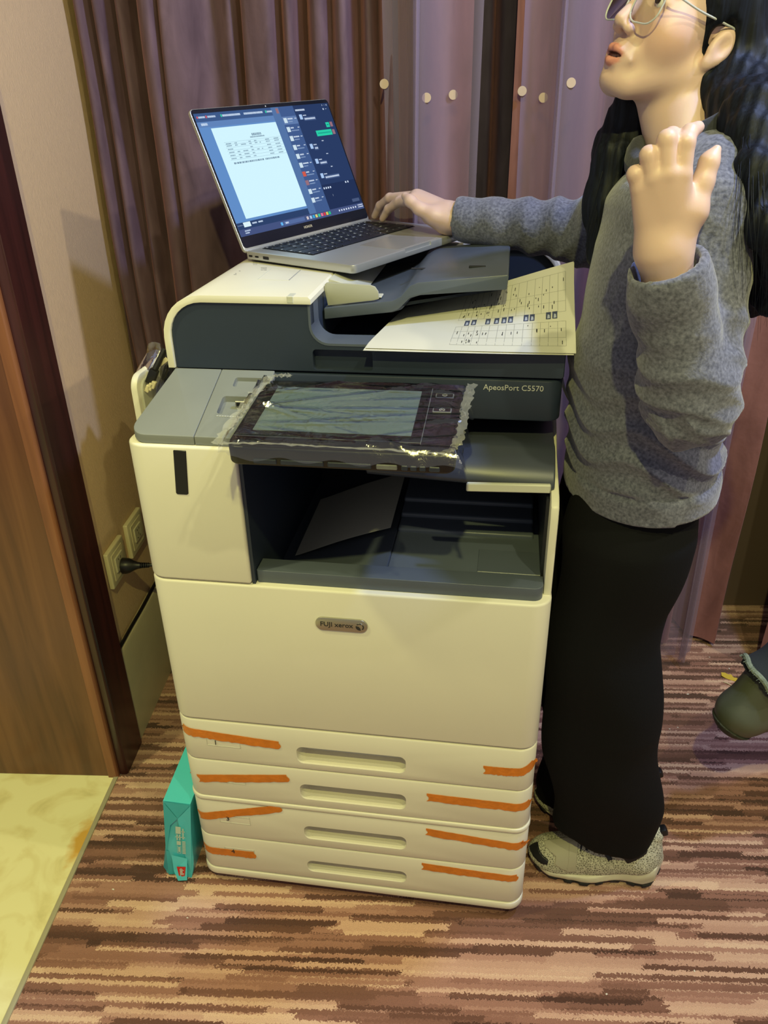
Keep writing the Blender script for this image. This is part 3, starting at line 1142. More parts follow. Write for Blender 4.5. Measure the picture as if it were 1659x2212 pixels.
# tiny instruction print on the feeder
bm = NB()
for px0, py0, w_, h_ in [(492, 573, 22, 7), (505, 580, 16, 6), (548, 566, 9, 5), (500, 588, 14, 6), (455, 582, 14, 5), (462, 590, 16, 5), (565, 578, 12, 5)]:
    for j in range(3):
        for i in range(int(w_ / 3)):
            p = at(px0 + i * 3.2 + rnd.uniform(-.5, .5), py0 + j * 2.6, Z=1.1217)
            s_ = rnd.uniform(0.0006, 0.0013)
            if p.x < 0.092:
                continue
            box(bm, p.x - s_, p.x + s_, p.y - 0.0009, p.y + 0.0009, 1.1214, 1.1217)
cp.part('instruction_print', bm, M_INK, fs, smooth=False, kind='stuff')
cp.part('clear_tab', box(NB(), 0.218, 0.228, SY - 0.0048, SY + 0.016, 1.1120, 1.1222, 0.001, 1), M_WHITE2, fs)
# raised rear bridge with rounded right shoulder
cp.part('rear_bridge_core', prism(NB(), arch(0.05, 0.634, 1.0095, 1.1195, 0.05, 0.074, 0.049)[:20], 'y', 0.606, 0.676), M_NAVY)
cp.part('rear_bridge', prism(NB(), arch(0.0235, 0.6360, 1.0095, 1.1215, 0.064, 0.078, 0.0105), 'y', 0.600, 0.680, 0.0015, 2, 50), M_WHITE)
# document input tray
tp_ = [(0.2530, 1.0860), (0.359, 1.0990), (0.372, 1.1055), (0.386, 1.1215), (0.398, 1.1268), (0.529, 1.1395), (0.531, 1.1375), (0.529, 1.1180), (0.402, 1.1080), (0.386, 1.1035), (0.368, 1.0860), (0.356, 1.0815), (0.2530, 1.0690)]
tr = prism(NB(), tp_, 'y', 0.222, 0.520, 0.002, 2, 25)
for v in tr.verts:
    if v.co.x > 0.515:
        pass
it = cp.part('input_tray', tr, M_TRAY)
cp.part('input_tray_lip', prism(NB(), [(0.2550, 1.0672), (0.358, 1.0795), (0.372, 1.0840), (0.386, 1.0995), (0.398, 1.1050), (0.529, 1.1160), (0.529, 1.1215), (0.2550, 1.0752)], 'y', 0.232, 0.51, 0.0008, 1, 25), M_TRAY, it)
for (xa, ya) in ((0.482, 0.300), (0.388, 0.330)):
    p = 1.1268 + (xa - 0.398) * 0.0969
    cp.part('tray_slot', box(NB(), xa - 0.013, xa + 0.013, ya - 0.003, ya + 0.003, p - 0.001, p + 0.0022 if xa > 0.4 else p + 0.001, 0.0008, 1), M_INNER, it)
gd = [(0.2580, 1.0885), (0.330, 1.0975), (0.338, 1.1000), (0.337, 1.1110), (0.332, 1.1180), (0.325, 1.1205), (0.2580, 1.1235), (0.2545, 1.1205), (0.2540, 1.1120)]
g_ = cp.part('document_guide', prism(NB(), gd, 'y', 0.228, 0.2325, 0.001, 2), mat('guide_plastic', (172, 172, 156), rough=0.5))
cp.part('guide_foot', box(NB(), 0.270, 0.340, 0.2405, 0.262, 1.0985, 1.1010, 0.0008, 1), M_WHITE2, g_)

# control panel
PA = math.radians(6.14)
RP = Matrix.Rotation(PA, 3, 'X')
PV = Vector((0.217, -0.060, 0.999))
def flat(bm):
    for v in bm.verts:
        v.co = RP @ (v.co - PV) + PV
    return bm
def pr(x0, x1, y0, y1, z0, z1, r, bev=0.0, seg=2):
    return flat(prism(NB(), rrect(PV.x + x0, PV.x + x1, PV.y + y0, PV.y + y1, r, 6), 'z', PV.z + z0, PV.z + z1, bev, seg))
M_GLASSBLK = mat('panel_black_glass', (16, 16, 18), rough=0.12, coat=0.5)
M_DISPLAY = mat('switched_off_display', (112, 128, 126), rough=0.30, var=(6, 0.05))
pn = cp.part('control_panel', pr(-0.024, 0.262, -0.040, 0.142, -0.030, -0.003, 0.014, 0.004, 3), M_BLACK)
cp.part('panel_glass', pr(-0.022, 0.260, -0.038, 0.140, -0.0035, -0.0008, 0.012, 0.001, 2), M_GLASSBLK, pn)
cp.part('panel_display', pr(0.0, 0.2045, 0.0, 0.128, -0.0009, -0.0002, 0.001), M_DISPLAY, pn, label='dull green-grey touch display')
bm = pr(0.2180, 0.2188, -0.020, 0.138, -0.001, 0.0001, 0.0002)
merge(bm, pr(-0.020, 0.2188, -0.0165, -0.0160, -0.001, 0.0001, 0.0001))
cp.part('panel_seam', bm, M_DECK, pn)
for (bx, by) in ((0.2370, 0.115), (0.2370, 0.0720)):
    k = cp.part('panel_button', pr(bx - 0.0125, bx + 0.0125, by - 0.0065, by + 0.0065, -0.001, 0.0012, 0.002, 0.0006, 1), M_DECK, pn)
    bm = pr(bx - 0.0110, bx + 0.0110, by - 0.0050, by + 0.0050, 0.0010, 0.00135, 0.0015)
    cp.part('button_face', bm, M_GLASSBLK, pn)
    ic = NB()
    if by > 0.1:
        arc = []
        for i in range(11):
            a = math.radians(125 + 290 * i / 10)
            arc.append(RP @ Vector((bx + 0.0030 * math.cos(a), by + 0.0030 * math.sin(a), 0.0016)) + PV)
        tube(ic, arc, 0.00045, 5, 0)
        tube(ic, [RP @ Vector((bx, by + 0.0005, 0.0016)) + PV, RP @ Vector((bx, by + 0.0040, 0.0016)) + PV], 0.00045, 5, 0)
    else:
        hp = [(-0.0034, -0.0028), (-0.0034, 0.0008), (0, 0.0036), (0.0034, 0.0008), (0.0034, -0.0028), (0.0012, -0.0028), (0.0012, 0.0002), (-0.0012, 0.0002), (-0.0012, -0.0028), (-0.0034, -0.0028)]
        tube(ic, [RP @ Vector((bx + a_, by + b_, 0.0016)) + PV for a_, b_ in hp], 0.00045, 5, 0)
    cp.part('button_symbol', ic, M_PRINTGREY, pn, smooth=False)
for i, (xa, xb) in enumerate([(0.010, 0.040), (0.045, 0.10), (0.105, 0.160), (0.166, 0.192), (0.197, 0.205), (0.208, 0.216), (0.219, 0.227), (0.231, 0.244)]):
    bm = box(NB(), PV.x + xa, PV.x + xb, PV.y - 0.0415, PV.y - 0.036, PV.z - 0.026, PV.z - 0.019, 0.001, 1)
    cp.part('panel_foot_tab', flat(bm), M_DECK if i == 3 else M_NAVY, pn)

# crumpled clear film over the panel
def film_material():
    m = bpy.data.materials.new('clear_film')
    m.use_nodes = True
    nt = m.node_tree
    nt.nodes.clear()
    N, L = nt.nodes.new, nt.links.new
    tr_ = N('ShaderNodeBsdfTransparent')
    gl_ = N('ShaderNodeBsdfGlossy')
    gl_.inputs['Roughness'].default_value = 0.13
    tc = N('ShaderNodeTexCoord')
    n1 = N('ShaderNodeTexNoise')
    n1.inputs['Scale'].default_value = 60
    n1.inputs['Detail'].default_value = 5
    n1.inputs['Distortion'].default_value = 1.5
    L(tc.outputs['Object'], n1.inputs['Vector'])
    bp = N('ShaderNodeBump')
    bp.inputs['Strength'].default_value = 0.22
    bp.inputs['Distance'].default_value = 0.004
    L(n1.outputs['Fac'], bp.inputs['Height'])
    L(bp.outputs['Normal'], gl_.inputs['Normal'])
    fr_ = N('ShaderNodeFresnel')
    fr_.inputs['IOR'].default_value = 1.5
    L(bp.outputs['Normal'], fr_.inputs['Normal'])
    ad = N('ShaderNodeMath')
    ad.operation = 'ADD'
    ad.inputs[1].default_value = 0.13
    L(fr_.outputs[0], ad.inputs[0])
    mx = N('ShaderNodeMixShader')
    L(ad.outputs[0], mx.inputs[0])
    L(tr_.outputs[0], mx.inputs[1])
    L(gl_.outputs[0], mx.inputs[2])
    o = N('ShaderNodeOutputMaterial')
    L(mx.outputs[0], o.inputs[0])
    MATS['clear_film'] = m
    return m
M_FILM = film_material()
fr2 = random.Random(3)
ridges = [(fr2.uniform(-0.02, 0.26), fr2.uniform(-0.04, 0.14), fr2.uniform(-0.5, 0.5), fr2.uniform(0.03, 0.09), fr2.uniform(0.0012, 0.0034)) for _ in range(26)]
ridges += [(0.12, -0.036, 0.02, 0.16, 0.004), (0.10, -0.026, -0.03, 0.14, 0.003), (0.19, -0.020, 0.25, 0.07, 0.003), (0.15, 0.145, -0.02, 0.2, 0.004), (-0.028, 0.07, 1.5, 0.1, 0.006), (0.21, 0.10, 0.12, 0.08, 0.002)]
def film(u, v):
    x = -0.034 + 0.308 * u + 0.004 * math.sin(17 * v + 2) * (1 if u in (0.0, 1.0) else 0)
    y = -0.050 + 0.204 * v + 0.0012 * math.sin(29 * u) * (1 if v in (0.0, 1.0) else 0)
    z = 0.0022
    for (cx, cy, a, l, h) in ridges:
        dx, dy = x - cx, y - cy
        s = dx * math.cos(a) + dy * math.sin(a)
        t = -dx * math.sin(a) + dy * math.cos(a)
        z += h * math.exp(-(s / l) ** 2) * max(0, 1 - abs(t) / 0.006)
    ed = min(x + 0.034, 0.274 - x, y + 0.050, 0.154 - y)
    if ed < 0.012:
        z -= 0.016 * (1 - ed / 0.012) ** 1.3 - 0.0008 * math.sin(90 * x + 47 * y) * (1 - ed / 0.012)
    if x < -0.018:
        z += 0.005 * abs(math.sin(70 * y)) + 0.003
    return RP @ Vector((x, y, z)) + PV
cp.part('protective_film', grid(NB(), film, 96, 64), M_FILM, pn, label='crinkled clear protective film', angle=25)

# gathered, milkier edges of the film
M_FILMEDGE = mat('film_gathered', (206, 204, 184), rough=0.22, alpha=0.26, spec=0.8, bump=(90, 0.6))
def gather(pts, wid, seed):
    rg = random.Random(seed)
    path = catmull([RP @ Vector(p) + PV for p in pts], 10)
    n = len(path) - 1
    jit = [[Vector((rg.uniform(-1, 1), rg.uniform(-1, 1), rg.uniform(-0.3, 1))) * wid * 0.20 for _ in range(5)] for _ in range(n + 1)]
    def f(u, v):
        i = min(int(round(u * n)), n)
        d = (path[min(i + 1, n)] - path[max(i - 1, 0)]).normalized()
        s_ = d.cross(Vector((0, 0, 1))).normalized()
        return path[i] + s_ * ((v - 0.5) * wid) + jit[i][int(round(v * 4))] + Vector((0, 0, 0.004))
    return grid(NB(), f, n, 4)
cp.part('film_edge', gather([(-0.030, -0.050, 0.0), (-0.026, 0.0, 0.004), (-0.024, 0.05, 0.004), (-0.020, 0.10, 0.004), (-0.010, 0.142, 0.004), (0.015, 0.150, 0.002)], 0.014, 1), M_FILMEDGE, pn)
cp.part('film_edge', gather([(0.272, 0.146, 0.0), (0.268, 0.09, -0.002), (0.266, 0.03, -0.002), (0.262, -0.02, -0.002), (0.248, -0.046, -0.004)], 0.012, 2), M_FILMEDGE, pn)
cp.part('film_edge', gather([(0.250, -0.044, -0.002), (0.18, -0.043, -0.001), (0.10, -0.042, -0.001), (0.03, -0.042, 0.0), (-0.024, -0.046, 0.0)], 0.006, 4), M_FILMEDGE, pn)

# folded-up bypass tray on the left side
bp_ = cp.part('bypass_tray', prism(NB(), rrect(0.3000, 0.620, 0.520, 0.9380, [0.004, 0.004, 0.01, 0.026], 6), 'x', -0.1290, -0.1160, 0.003, 2), M_WHITE)
cp.part('bypass_inner_plate', prism(NB(), rrect(0.3120, 0.610, 0.530, 0.9260, [0.004, 0.004, 0.01, 0.02], 6), 'x', -0.1165, -0.1120, 0.001, 1), M_WHITE2, bp_)
cp.part('bypass_hinge', box(NB(), -0.1290, 0.006, 0.305, 0.615, 0.480, 0.550, 0.006, 2), M_WHITE, bp_)
# ------------------------------------------------------------------ laptop
LU = Vector((0.4725577, 0.88083432, 0.02863767))
LWV = Vector((0.88124636, -0.47263715, -0.00435559))
LN = Vector((-0.00969867, -0.02729511, 0.99958037))
LO = Vector((0.07638, 0.39733, 1.13964))
RL = Matrix((LU, -LWV, LN)).transposed()
SHF = Vector((0.1765, -0.1215, -0.0165))
lp = Thing('laptop', 'open silver laptop with a lit screen resting on the copier feeder', 'laptop', LO + RL @ SHF, rot=RL)
def LB(bm):
    bmesh.ops.translate(bm, verts=bm.verts, vec=-SHF)
    return bm
M_ALU = mat('silver_aluminium', (190, 190, 188), rough=0.34, metal=0.55, bump=(1800, 0.04))
M_KEYW = mat('keyboard_well', (26, 28, 34), rough=0.5)
M_KEY = mat('key_black', (34, 37, 46), rough=0.42)
M_LEGEND = mat('key_legend', (225, 230, 240), rough=0.5)
LWD, LDP = 0.353, 0.243
base = prism(NB(), rrect(0, LWD, -LDP, 0.0, 0.009, 5), 'z', -0.0135, 0.0, 0.0018, 2)
base = cut(base, [box(NB(), 0.139, 0.217, -LDP - 0.01, -LDP + 0.0022, -0.006, 0.01)])
lb = lp.part('base', LB(base), M_ALU)
lp.part('bottom_plate', LB(prism(NB(), rrect(0.006, LWD - 0.006, -LDP + 0.006, -0.004, 0.009, 5), 'z', -0.0155, -0.0130)), M_KEYW)
for (fx, fy) in ((0.03, -0.02), (0.32, -0.02), (0.03, -0.222), (0.32, -0.222)):
    lp.part('foot', LB(prism(NB(), rrect(fx - 0.012, fx + 0.012, fy - 0.004, fy + 0.004, 0.004), 'z', -0.0168, -0.0150)), M_RUBBER)
lp.part('touchpad', LB(prism(NB(), rrect(0.130, 0.250, -0.2340, -0.1500, 0.004), 'z', -0.001, 0.00025)), mat('touchpad_glass', (176, 174, 168), rough=0.2, metal=0.4))
kb = lp.part('keyboard', LB(prism(NB(), rrect(0.0270, 0.3260, -0.1340, -0.0150, 0.003), 'z', -0.001, 0.0002)), M_KEYW)
rows = [('esc F1 F2 F3 F4 F5 F6 F7 F8 F9 F10 F11 F12 prt del pwr'.split(), [1] * 16),
        ('` 1 2 3 4 5 6 7 8 9 0 - = back'.split(), [1] * 13 + [2]),
        ('tab Q W E R T Y U I O P [ ] \\'.split(), [1.5] + [1] * 12 + [1.5]),
        ('caps A S D F G H J K L ; \' enter'.split(), [1.8] + [1] * 11 + [2.2]),
        ('shift Z X C V B N M , . / shift'.split(), [2.3] + [1] * 10 + [2.7]),
        ('ctrl fn win alt space alt ctrl < v >'.split(), [1.2, 1, 1, 1, 6.2, 1, 1, 1, 1, 1])]
kcache = {}
leg = NB()
KX0, KX1 = 0.0285, 0.3245
for r, (names, ws) in enumerate(rows):
    tot = sum(ws)
    x = KX0
    hgt = 0.0115 if r == 0 else 0.0205
    y1 = -0.0162 if r == 0 else -0.0162 - 0.0130 - (r - 1) * 0.0208
    for nm, w in zip(names, ws):
        wd = (KX1 - KX0) * w / tot
        key = (round(wd, 4), round(hgt, 4))
        if key not in kcache:
            t = NB()
            prism(t, rrect(-wd / 2 + 0.0011, wd / 2 - 0.0011, -hgt / 2 + 0.0011, hgt / 2 - 0.0011, 0.0016, 2), 'z', 0, 0.0012, 0.0003, 1)
            me = bpy.data.meshes.new('key')
            t.to_mesh(me)
            t.free()
            finish(me)
            me.materials.append(M_KEY)
            kcache[key] = me
        o = lp.link('key', kcache[key], None, kb)
        o.location = Vector((x + wd / 2, y1 - hgt / 2, 0.0003)) - SHF
        if nm != 'space':
            big = len(nm) == 1
            t = text_bm(nm, 0.0062 if big else 0.0034, (x + 0.0042 if big else x + 0.0028, y1 - hgt * (0.36 if r else 0.5), 0.0016), (1, 0, 0), (0, 1, 0), 0.00005, bold=0.0001)
            merge(leg, t)
        x += wd
lp.part('key_legends', LB(leg), M_LEGEND, kb, smooth=False, kind='stuff')
# ports on the left edge
for (b0, b1, z0, z1) in ((-0.0185, -0.0100, -0.0090, -0.0060), (-0.0335, -0.0250, -0.0090, -0.0060), (-0.0575, -0.0440, -0.0100, -0.0050)):
    lp.part('port', LB(prism(NB(), rrect(b0, b1, z0, z1, 0.0012, 3), 'x', -0.0004, 0.004)), M_BLACK)
# lid
TH = 1.97737475
Ll = Vector((0, -math.cos(TH), math.sin(TH)))
Lnl = Vector((0, -math.sin(TH), -math.cos(TH)))
def LID(bm):
    for v in bm.verts:
        c = v.co.copy()
        v.co = Vector((c.x, 0, 0)) + Ll * c.y + Lnl * c.z
    return LB(bm)
ld = lp.part('lid', LID(prism(NB(), rrect(0, LWD, -0.004, 0.2370, 0.008, 6), 'z', -0.0062, 0.0, 0.0012, 2)), M_ALU)
lp.part('hinge_bar', LID(box(NB(), 0.030, 0.323, -0.010, 0.006, -0.010, -0.001, 0.003, 2)), M_KEYW)
lp.part('bezel', LID(prism(NB(), rrect(0.0012, LWD - 0.0012, 0.003, 0.2358, 0.007, 6), 'z', -0.0005, 0.0006)), mat('bezel_black', (22, 26, 38), rough=0.18), ld)
lp.part('webcam', LID(lathe(NB(), [(0.0012, 0), (0.0011, 0.0002)], (0.178, 0.2322, 0.0006), (0, 0, 1), 12)), M_LEGEND, ld)
t = text_bm('HONOR', 0.0062, (0.1612, 0.0135, 0.0007), (1, 0, 0), (0, 1, 0), 0.00005, bold=0.0002)
lp.part('brand_lettering', LID(t), mat('gilt_lettering', (196, 186, 160), rough=0.35, metal=0.3), ld, smooth=False)
ES = 1.0
lev = [0.0007]
def scr(name, rects, col, parent, st=1.0, lab=None):
    lev[0] += 0.00004
    bm = NB()
    for (u0, u1, v0, v1) in rects:
        quad(bm, (u0, v0, lev[0]), (u1, v0, lev[0]), (u1, v1, lev[0]), (u0, v1, lev[0]))
    return lp.part(name, LID(bm), glow('lit_%d_%d_%d_%d' % (col[0], col[1], col[2], int(st * 100)), col, ES * st), parent, smooth=False, label=lab, kind='stuff' if len(rects) > 1 else None)
sn = scr('screen', [(0.0045, 0.3485, 0.0225, 0.2290)], (98, 142, 200), None)
sn.parent = lp.obj
scr('tab_bar', [(0.0045, 0.2060, 0.2150, 0.2290)], (62, 90, 138), sn)
scr('tool_bar', [(0.0045, 0.2060, 0.2060, 0.2150)], (96, 132, 186), sn)
scr('document_page', [(0.0305, 0.1885, 0.0500, 0.2035)], (206, 240, 250), sn, 1.05)
scr('side_bar', [(0.1885, 0.2080, 0.0340, 0.2290)], (84, 116, 166), sn)
scr('contact_list', [(0.2080, 0.2475, 0.0340, 0.2290)], (66, 92, 142), sn)
scr('chat_pane', [(0.2475, 0.3485, 0.0340, 0.2290)], (42, 60, 100), sn)
scr('input_box', [(0.2475, 0.3485, 0.0340, 0.0810)], (36, 50, 86), sn)
scr('sheet_bar', [(0.0045, 0.1885, 0.0340, 0.0455)], (46, 66, 106), sn)
scr('task_bar', [(0.0045, 0.3485, 0.0225, 0.0340)], (70, 84, 128), sn)
scr('sheet_tab', [(0.0195, 0.0365, 0.0368, 0.0450)], (222, 244, 250), sn)
r2 = random.Random(11)
def dashes(u0, u1, v, h, wmin=0.001, wmax=0.003, gap=0.0007, fill=1.0):
    out = []
    u = u0
    while u < u1:
        w = r2.uniform(wmin, wmax)
        if r2.random() < fill:
            out.append((u, min(u + w, u1), v - h / 2, v + h / 2))
        u += w + gap
    return out
tx = dashes(0.118, 0.142, 0.1868, 0.0042, 0.0018, 0.003, 0.0012) + dashes(0.112, 0.148, 0.1825, 0.0022, 0.001, 0.002) + dashes(0.052, 0.166, 0.1428, 0.0030, 0.0012, 0.004, 0.0012, 0.9)
for i, v_ in enumerate((0.1758, 0.1722, 0.1665, 0.1612, 0.1560, 0.1508)):
    for c0, c1 in ((0.050, 0.062), (0.070, 0.076), (0.084, 0.096), (0.104, 0.110), (0.118, 0.124), (0.130, 0.133), (0.146, 0.156), (0.168, 0.180)):
        if r2.random() < 0.75:
            tx += dashes(c0, c1, v_, 0.0018, 0.0008, 0.0016, 0.0005)
scr('page_text', tx, (116, 142, 164), sn)
scr('page_rules', [(0.047, 0.187, q, q + 0.00035) for q in (0.1780, 0.1742, 0.1692, 0.1640, 0.1588, 0.1535, 0.1482)], (150, 176, 196), sn)
av, nm_, pv = [], [], []
for i in range(10):
    v_ = 0.2040 - i * 0.01630
    u_ = 0.2108 - i * 0.0004
    if i not in (6, 7):
        av.append((u_, u_ + 0.0088, v_ - 0.0045, v_ + 0.0045))
    nm_ += dashes(u_ + 0.0108, u_ + 0.0108 + r2.uniform(0.008, 0.016), v_ + 0.0024, 0.0024, 0.001, 0.002, 0.0004) + dashes(u_ + 0.0300, u_ + 0.0350, v_ + 0.0024, 0.0015, 0.001, 0.002, 0.0004)
    pv += dashes(u_ + 0.0108, u_ + 0.0108 + r2.uniform(0.010, 0.022), v_ - 0.0026, 0.0019, 0.001, 0.002, 0.0005)
scr('selected_contact', [(0.2080, 0.2475, 0.1966, 0.2110)], (96, 124, 172), sn)
scr('avatars', av, (206, 226, 238), sn)
scr('contact_names', nm_, (214, 228, 244), sn)
scr('contact_previews', pv, (140, 164, 200), sn)
scr('red_avatar', [(0.2084, 0.2172, 0.2040 - 6 * 0.0163 - 0.0045, 0.2040 - 6 * 0.0163 + 0.0045)], (206, 92, 78), sn)
scr('dark_avatar', [(0.2080, 0.2168, 0.2040 - 7 * 0.0163 - 0.0045, 0.2040 - 7 * 0.0163 + 0.0045), (0.1990, 0.2058, 0.2175, 0.2265), (0.3340, 0.3415, 0.1845, 0.1935), (0.3335, 0.3410, 0.1700, 0.1790)], (150, 112, 124), sn)
scr('green_bubbles', [(0.3215, 0.3320, 0.1840, 0.1932), (0.2860, 0.3318, 0.1695, 0.1800)], (44, 206, 168), sn)
scr('green_bubble_text', dashes(0.290, 0.329, 0.1748, 0.0026, 0.001, 0.002, 0.0006) + [(0.324, 0.3295, 0.1875, 0.1898)], (30, 150, 140), sn)
ms, bb = [], []
for (v_, w_) in ((0.2075, 0.030), (0.1530, 0.008), (0.1250, 0.018), (0.0975, 0.040)):
    ms.append((0.2555, 0.2635, v_ - 0.0045, v_ + 0.0045))
    bb.append((0.2660, 0.2690 + w_, v_ - 0.0078, v_ - 0.0005))
scr('chat_avatars', ms, (170, 200, 240), sn)
scr('chat_bubbles', bb, (68, 88, 130), sn)
ct = []
for (u0, u1, v0, v1) in bb:
    ct += dashes(u0 + 0.0012, u1 - 0.0012, (v0 + v1) / 2, 0.0030, 0.001, 0.0022, 0.0004) + dashes(u0, u0 + 0.009, v1 + 0.0028, 0.0018, 0.001, 0.002, 0.0004)
ct += dashes(0.2500, 0.2760, 0.2200, 0.0032, 0.0014, 0.0024, 0.0005) + dashes(0.2930, 0.2985, 0.1605, 0.0018) + dashes(0.2930, 0.2985, 0.1360, 0.0018) + dashes(0.2930, 0.2985, 0.1115, 0.0018)
ct += [(0.2505 + i * 0.0062, 0.2540 + i * 0.0062, 0.0725, 0.0760) for i in range(4)] + [(0.318 + i * 0.007, 0.3215 + i * 0.007, 0.0765, 0.0800) for i in range(2)]
ct += [(0.2700, 0.2704, 0.0570, 0.0610), (0.3290, 0.3300, 0.2240, 0.2265), (0.3350, 0.3372, 0.2250, 0.2254), (0.3410, 0.3430, 0.2240, 0.2262), (0.3280, 0.3310, 0.2165, 0.2195), (0.3350, 0.3390, 0.2178, 0.2184)]
scr('chat_text', ct, (206, 220, 240), sn)
scr('send_button', [(0.3200, 0.3420, 0.0385, 0.0445)], (74, 90, 126), sn)
scr('tab_titles', dashes(0.0120, 0.0265, 0.2222, 0.0030, 0.001, 0.002, 0.0004) + dashes(0.0320, 0.0500, 0.2222, 0.0030, 0.001, 0.002, 0.0004) + dashes(0.0660, 0.1080, 0.2222, 0.0034, 0.001, 0.0022, 0.0004)
    + dashes(0.1170, 0.1640, 0.2222, 0.0034, 0.001, 0.0022, 0.0004) + dashes(0.1750, 0.1880, 0.2222, 0.003, 0.001, 0.002, 0.0004) + dashes(0.0120, 0.0260, 0.2105, 0.0040, 0.0014, 0.0024, 0.0004)
    + dashes(0.040, 0.051, 0.0408, 0.0026, 0.001, 0.002, 0.0003) + dashes(0.055, 0.066, 0.0408, 0.0026, 0.001, 0.002, 0.0003) + dashes(0.006, 0.018, 0.0408, 0.0016, 0.0006, 0.001, 0.0022) + dashes(0.0165, 0.030, 0.0305, 0.0022) + dashes(0.0165, 0.026, 0.0268, 0.0022), (200, 218, 240), sn)
scr('sync_icons', [(0.0620, 0.0648, 0.2202, 0.2245), (0.1710, 0.1738, 0.2202, 0.2245)], (60, 214, 170), sn)
scr('red_icons', [(0.0080, 0.0108, 0.2205, 0.2240), (0.0280, 0.0306, 0.2202, 0.2245)], (220, 90, 100), sn)
for i, (u_, c_) in enumerate([(0.1060, (100, 180, 240)), (0.1760, (206, 196, 200)), (0.1850, (170, 200, 230)), (0.1930, (60, 170, 220)), (0.2010, (220, 214, 120)), (0.2090, (60, 200, 160)), (0.2170, (230, 120, 150)), (0.2245, (210, 60, 70)), (0.2320, (220, 206, 90)), (0.2395, (40, 190, 130))]):
    scr('task_icon', [(u_, u_ + 0.0056, 0.0256, 0.0312)], c_, sn)
scr('search_box', [(0.1135, 0.1700, 0.0250, 0.0318)], (86, 108, 158), sn)
scr('tray_icons', [(0.2700 + i * 0.0072, 0.2735 + i * 0.0072, 0.0268, 0.0300) for i in range(8)] + dashes(0.330, 0.346, 0.0306, 0.0020) + dashes(0.330, 0.346, 0.0268, 0.0020) + dashes(0.1180, 0.1260, 0.0284, 0.0030), (216, 226, 244), sn)

# ------------------------------------------------------------------ sheets of paper
M_PAPER = mat('white_paper', (206, 204, 192), rough=0.75, spec=0.2)
M_TBL = mat('table_ink', (150, 150, 146), rough=0.8)
M_PHOTO = mat('thumbnail_ink', (62, 70, 98), rough=0.7)
M_PHOTO2 = mat('thumbnail_light', (170, 176, 196), rough=0.7)
def sheet1(u, v):
    x = 0.3330 + 0.2960 * u + 0.030 * v * (1 - u)
    y = 0.1290 + (0.209 - 0.015 * u) * v - 0.002 * math.sin(math.pi * u)
    z = 1.0570 + 0.079 * u * v ** 1.15 + 0.003 * v - 0.004 * max(0, 0.12 - v) / 0.12 + 0.0016 * math.sin(5 * u + 3 * v) * v
    return Vector((x, y, z))
def on_sheet(u, v, h=0.0004):
    a, b, c = sheet1(u, v), sheet1(u + 0.002, v), sheet1(u, v + 0.002)
    n = (b - a).cross(c - a).normalized()
    return a + n * h
pp = Thing('printed_sheet', 'white sheet printed with a table and small photos, draped over the platen cover', 'paper', sheet1(0.5, 0.0))
pp.part('sheet', grid(NB(), lambda u, v: sheet1(u, v), 30, 20, thick=-0.0002), M_PAPER, angle=80)
def ribbon(bm, pts, w):
    for (a, b) in zip(pts, pts[1:]):
        du, dv = b[0] - a[0], (b[1] - a[1])
        if abs(du) * 0.297 > abs(dv) * 0.21:
            e = (0, w / 0.21 / 2)
        else:
            e = (w / 0.297 / 2, 0)
        quad(bm, on_sheet(a[0] - e[0], a[1] - e[1]), on_sheet(b[0] - e[0], b[1] - e[1]), on_sheet(b[0] + e[0], b[1] + e[1]), on_sheet(a[0] + e[0], a[1] + e[1]))
tb_ = NB()
cols = [0.40, 0.433, 0.466, 0.50, 0.535, 0.575, 0.618, 0.66, 0.70, 0.745, 0.79, 0.83, 0.87, 0.915, 0.955]
for c_ in cols:
    ribbon(tb_, [(c_, 0.07 + 0.07 * i) for i in range(5)], 0.0006)
    ribbon(tb_, [(c_, 0.46 + 0.075 * i) for i in range(7)], 0.0006)
for r_ in (0.07, 0.16, 0.27, 0.35, 0.46, 0.58, 0.70, 0.91):
    ribbon(tb_, [(0.40 + 0.555 * i / 10, r_) for i in range(11)], 0.0005)
pp.part('table_lines', tb_, M_TBL, smooth=False, kind='stuff')
tk = NB()
r3 = random.Random(5)
for i in range(85):
    c_ = r3.choice(cols[:-1]) + r3.uniform(0.008, 0.03)
    v0 = r3.choice([0.10, 0.20, 0.22, 0.30, 0.52, 0.55, 0.62, 0.66, 0.74, 0.80, 0.86]) + r3.uniform(-0.02, 0.02)
    ln = r3.uniform(0.008, 0.05)
    ribbon(tk, [(c_, v0), (c_, v0 + ln)], 0.0011)
pp.part('table_text', tk, M_INK, smooth=False, kind='stuff')
for (u_, v_) in [(0.452, 0.405), (0.487, 0.41), (0.560, 0.41), (0.605, 0.41), (0.643, 0.412), (0.676, 0.415), (0.755, 0.42), (0.786, 0.42), (0.868, 0.425), (0.900, 0.427)]:
    b1 = NB()
    quad(b1, on_sheet(u_ - 0.0125, v_ - 0.042, 0.0005), on_sheet(u_ + 0.0125, v_ - 0.042, 0.0005), on_sheet(u_ + 0.0125, v_ + 0.042, 0.0005), on_sheet(u_ - 0.0125, v_ + 0.042, 0.0005))
    t_ = pp.part('thumbnail', b1, M_PHOTO, smooth=False)
    b1 = NB()
    quad(b1, on_sheet(u_ - 0.006, v_ - 0.034, 0.0006), on_sheet(u_ + 0.008, v_ - 0.030, 0.0006), on_sheet(u_ + 0.005, v_ + 0.010, 0.0006), on_sheet(u_ - 0.004, v_ + 0.016, 0.0006))
    pp.part('thumbnail_figure', b1, M_PHOTO2, t_, smooth=False)
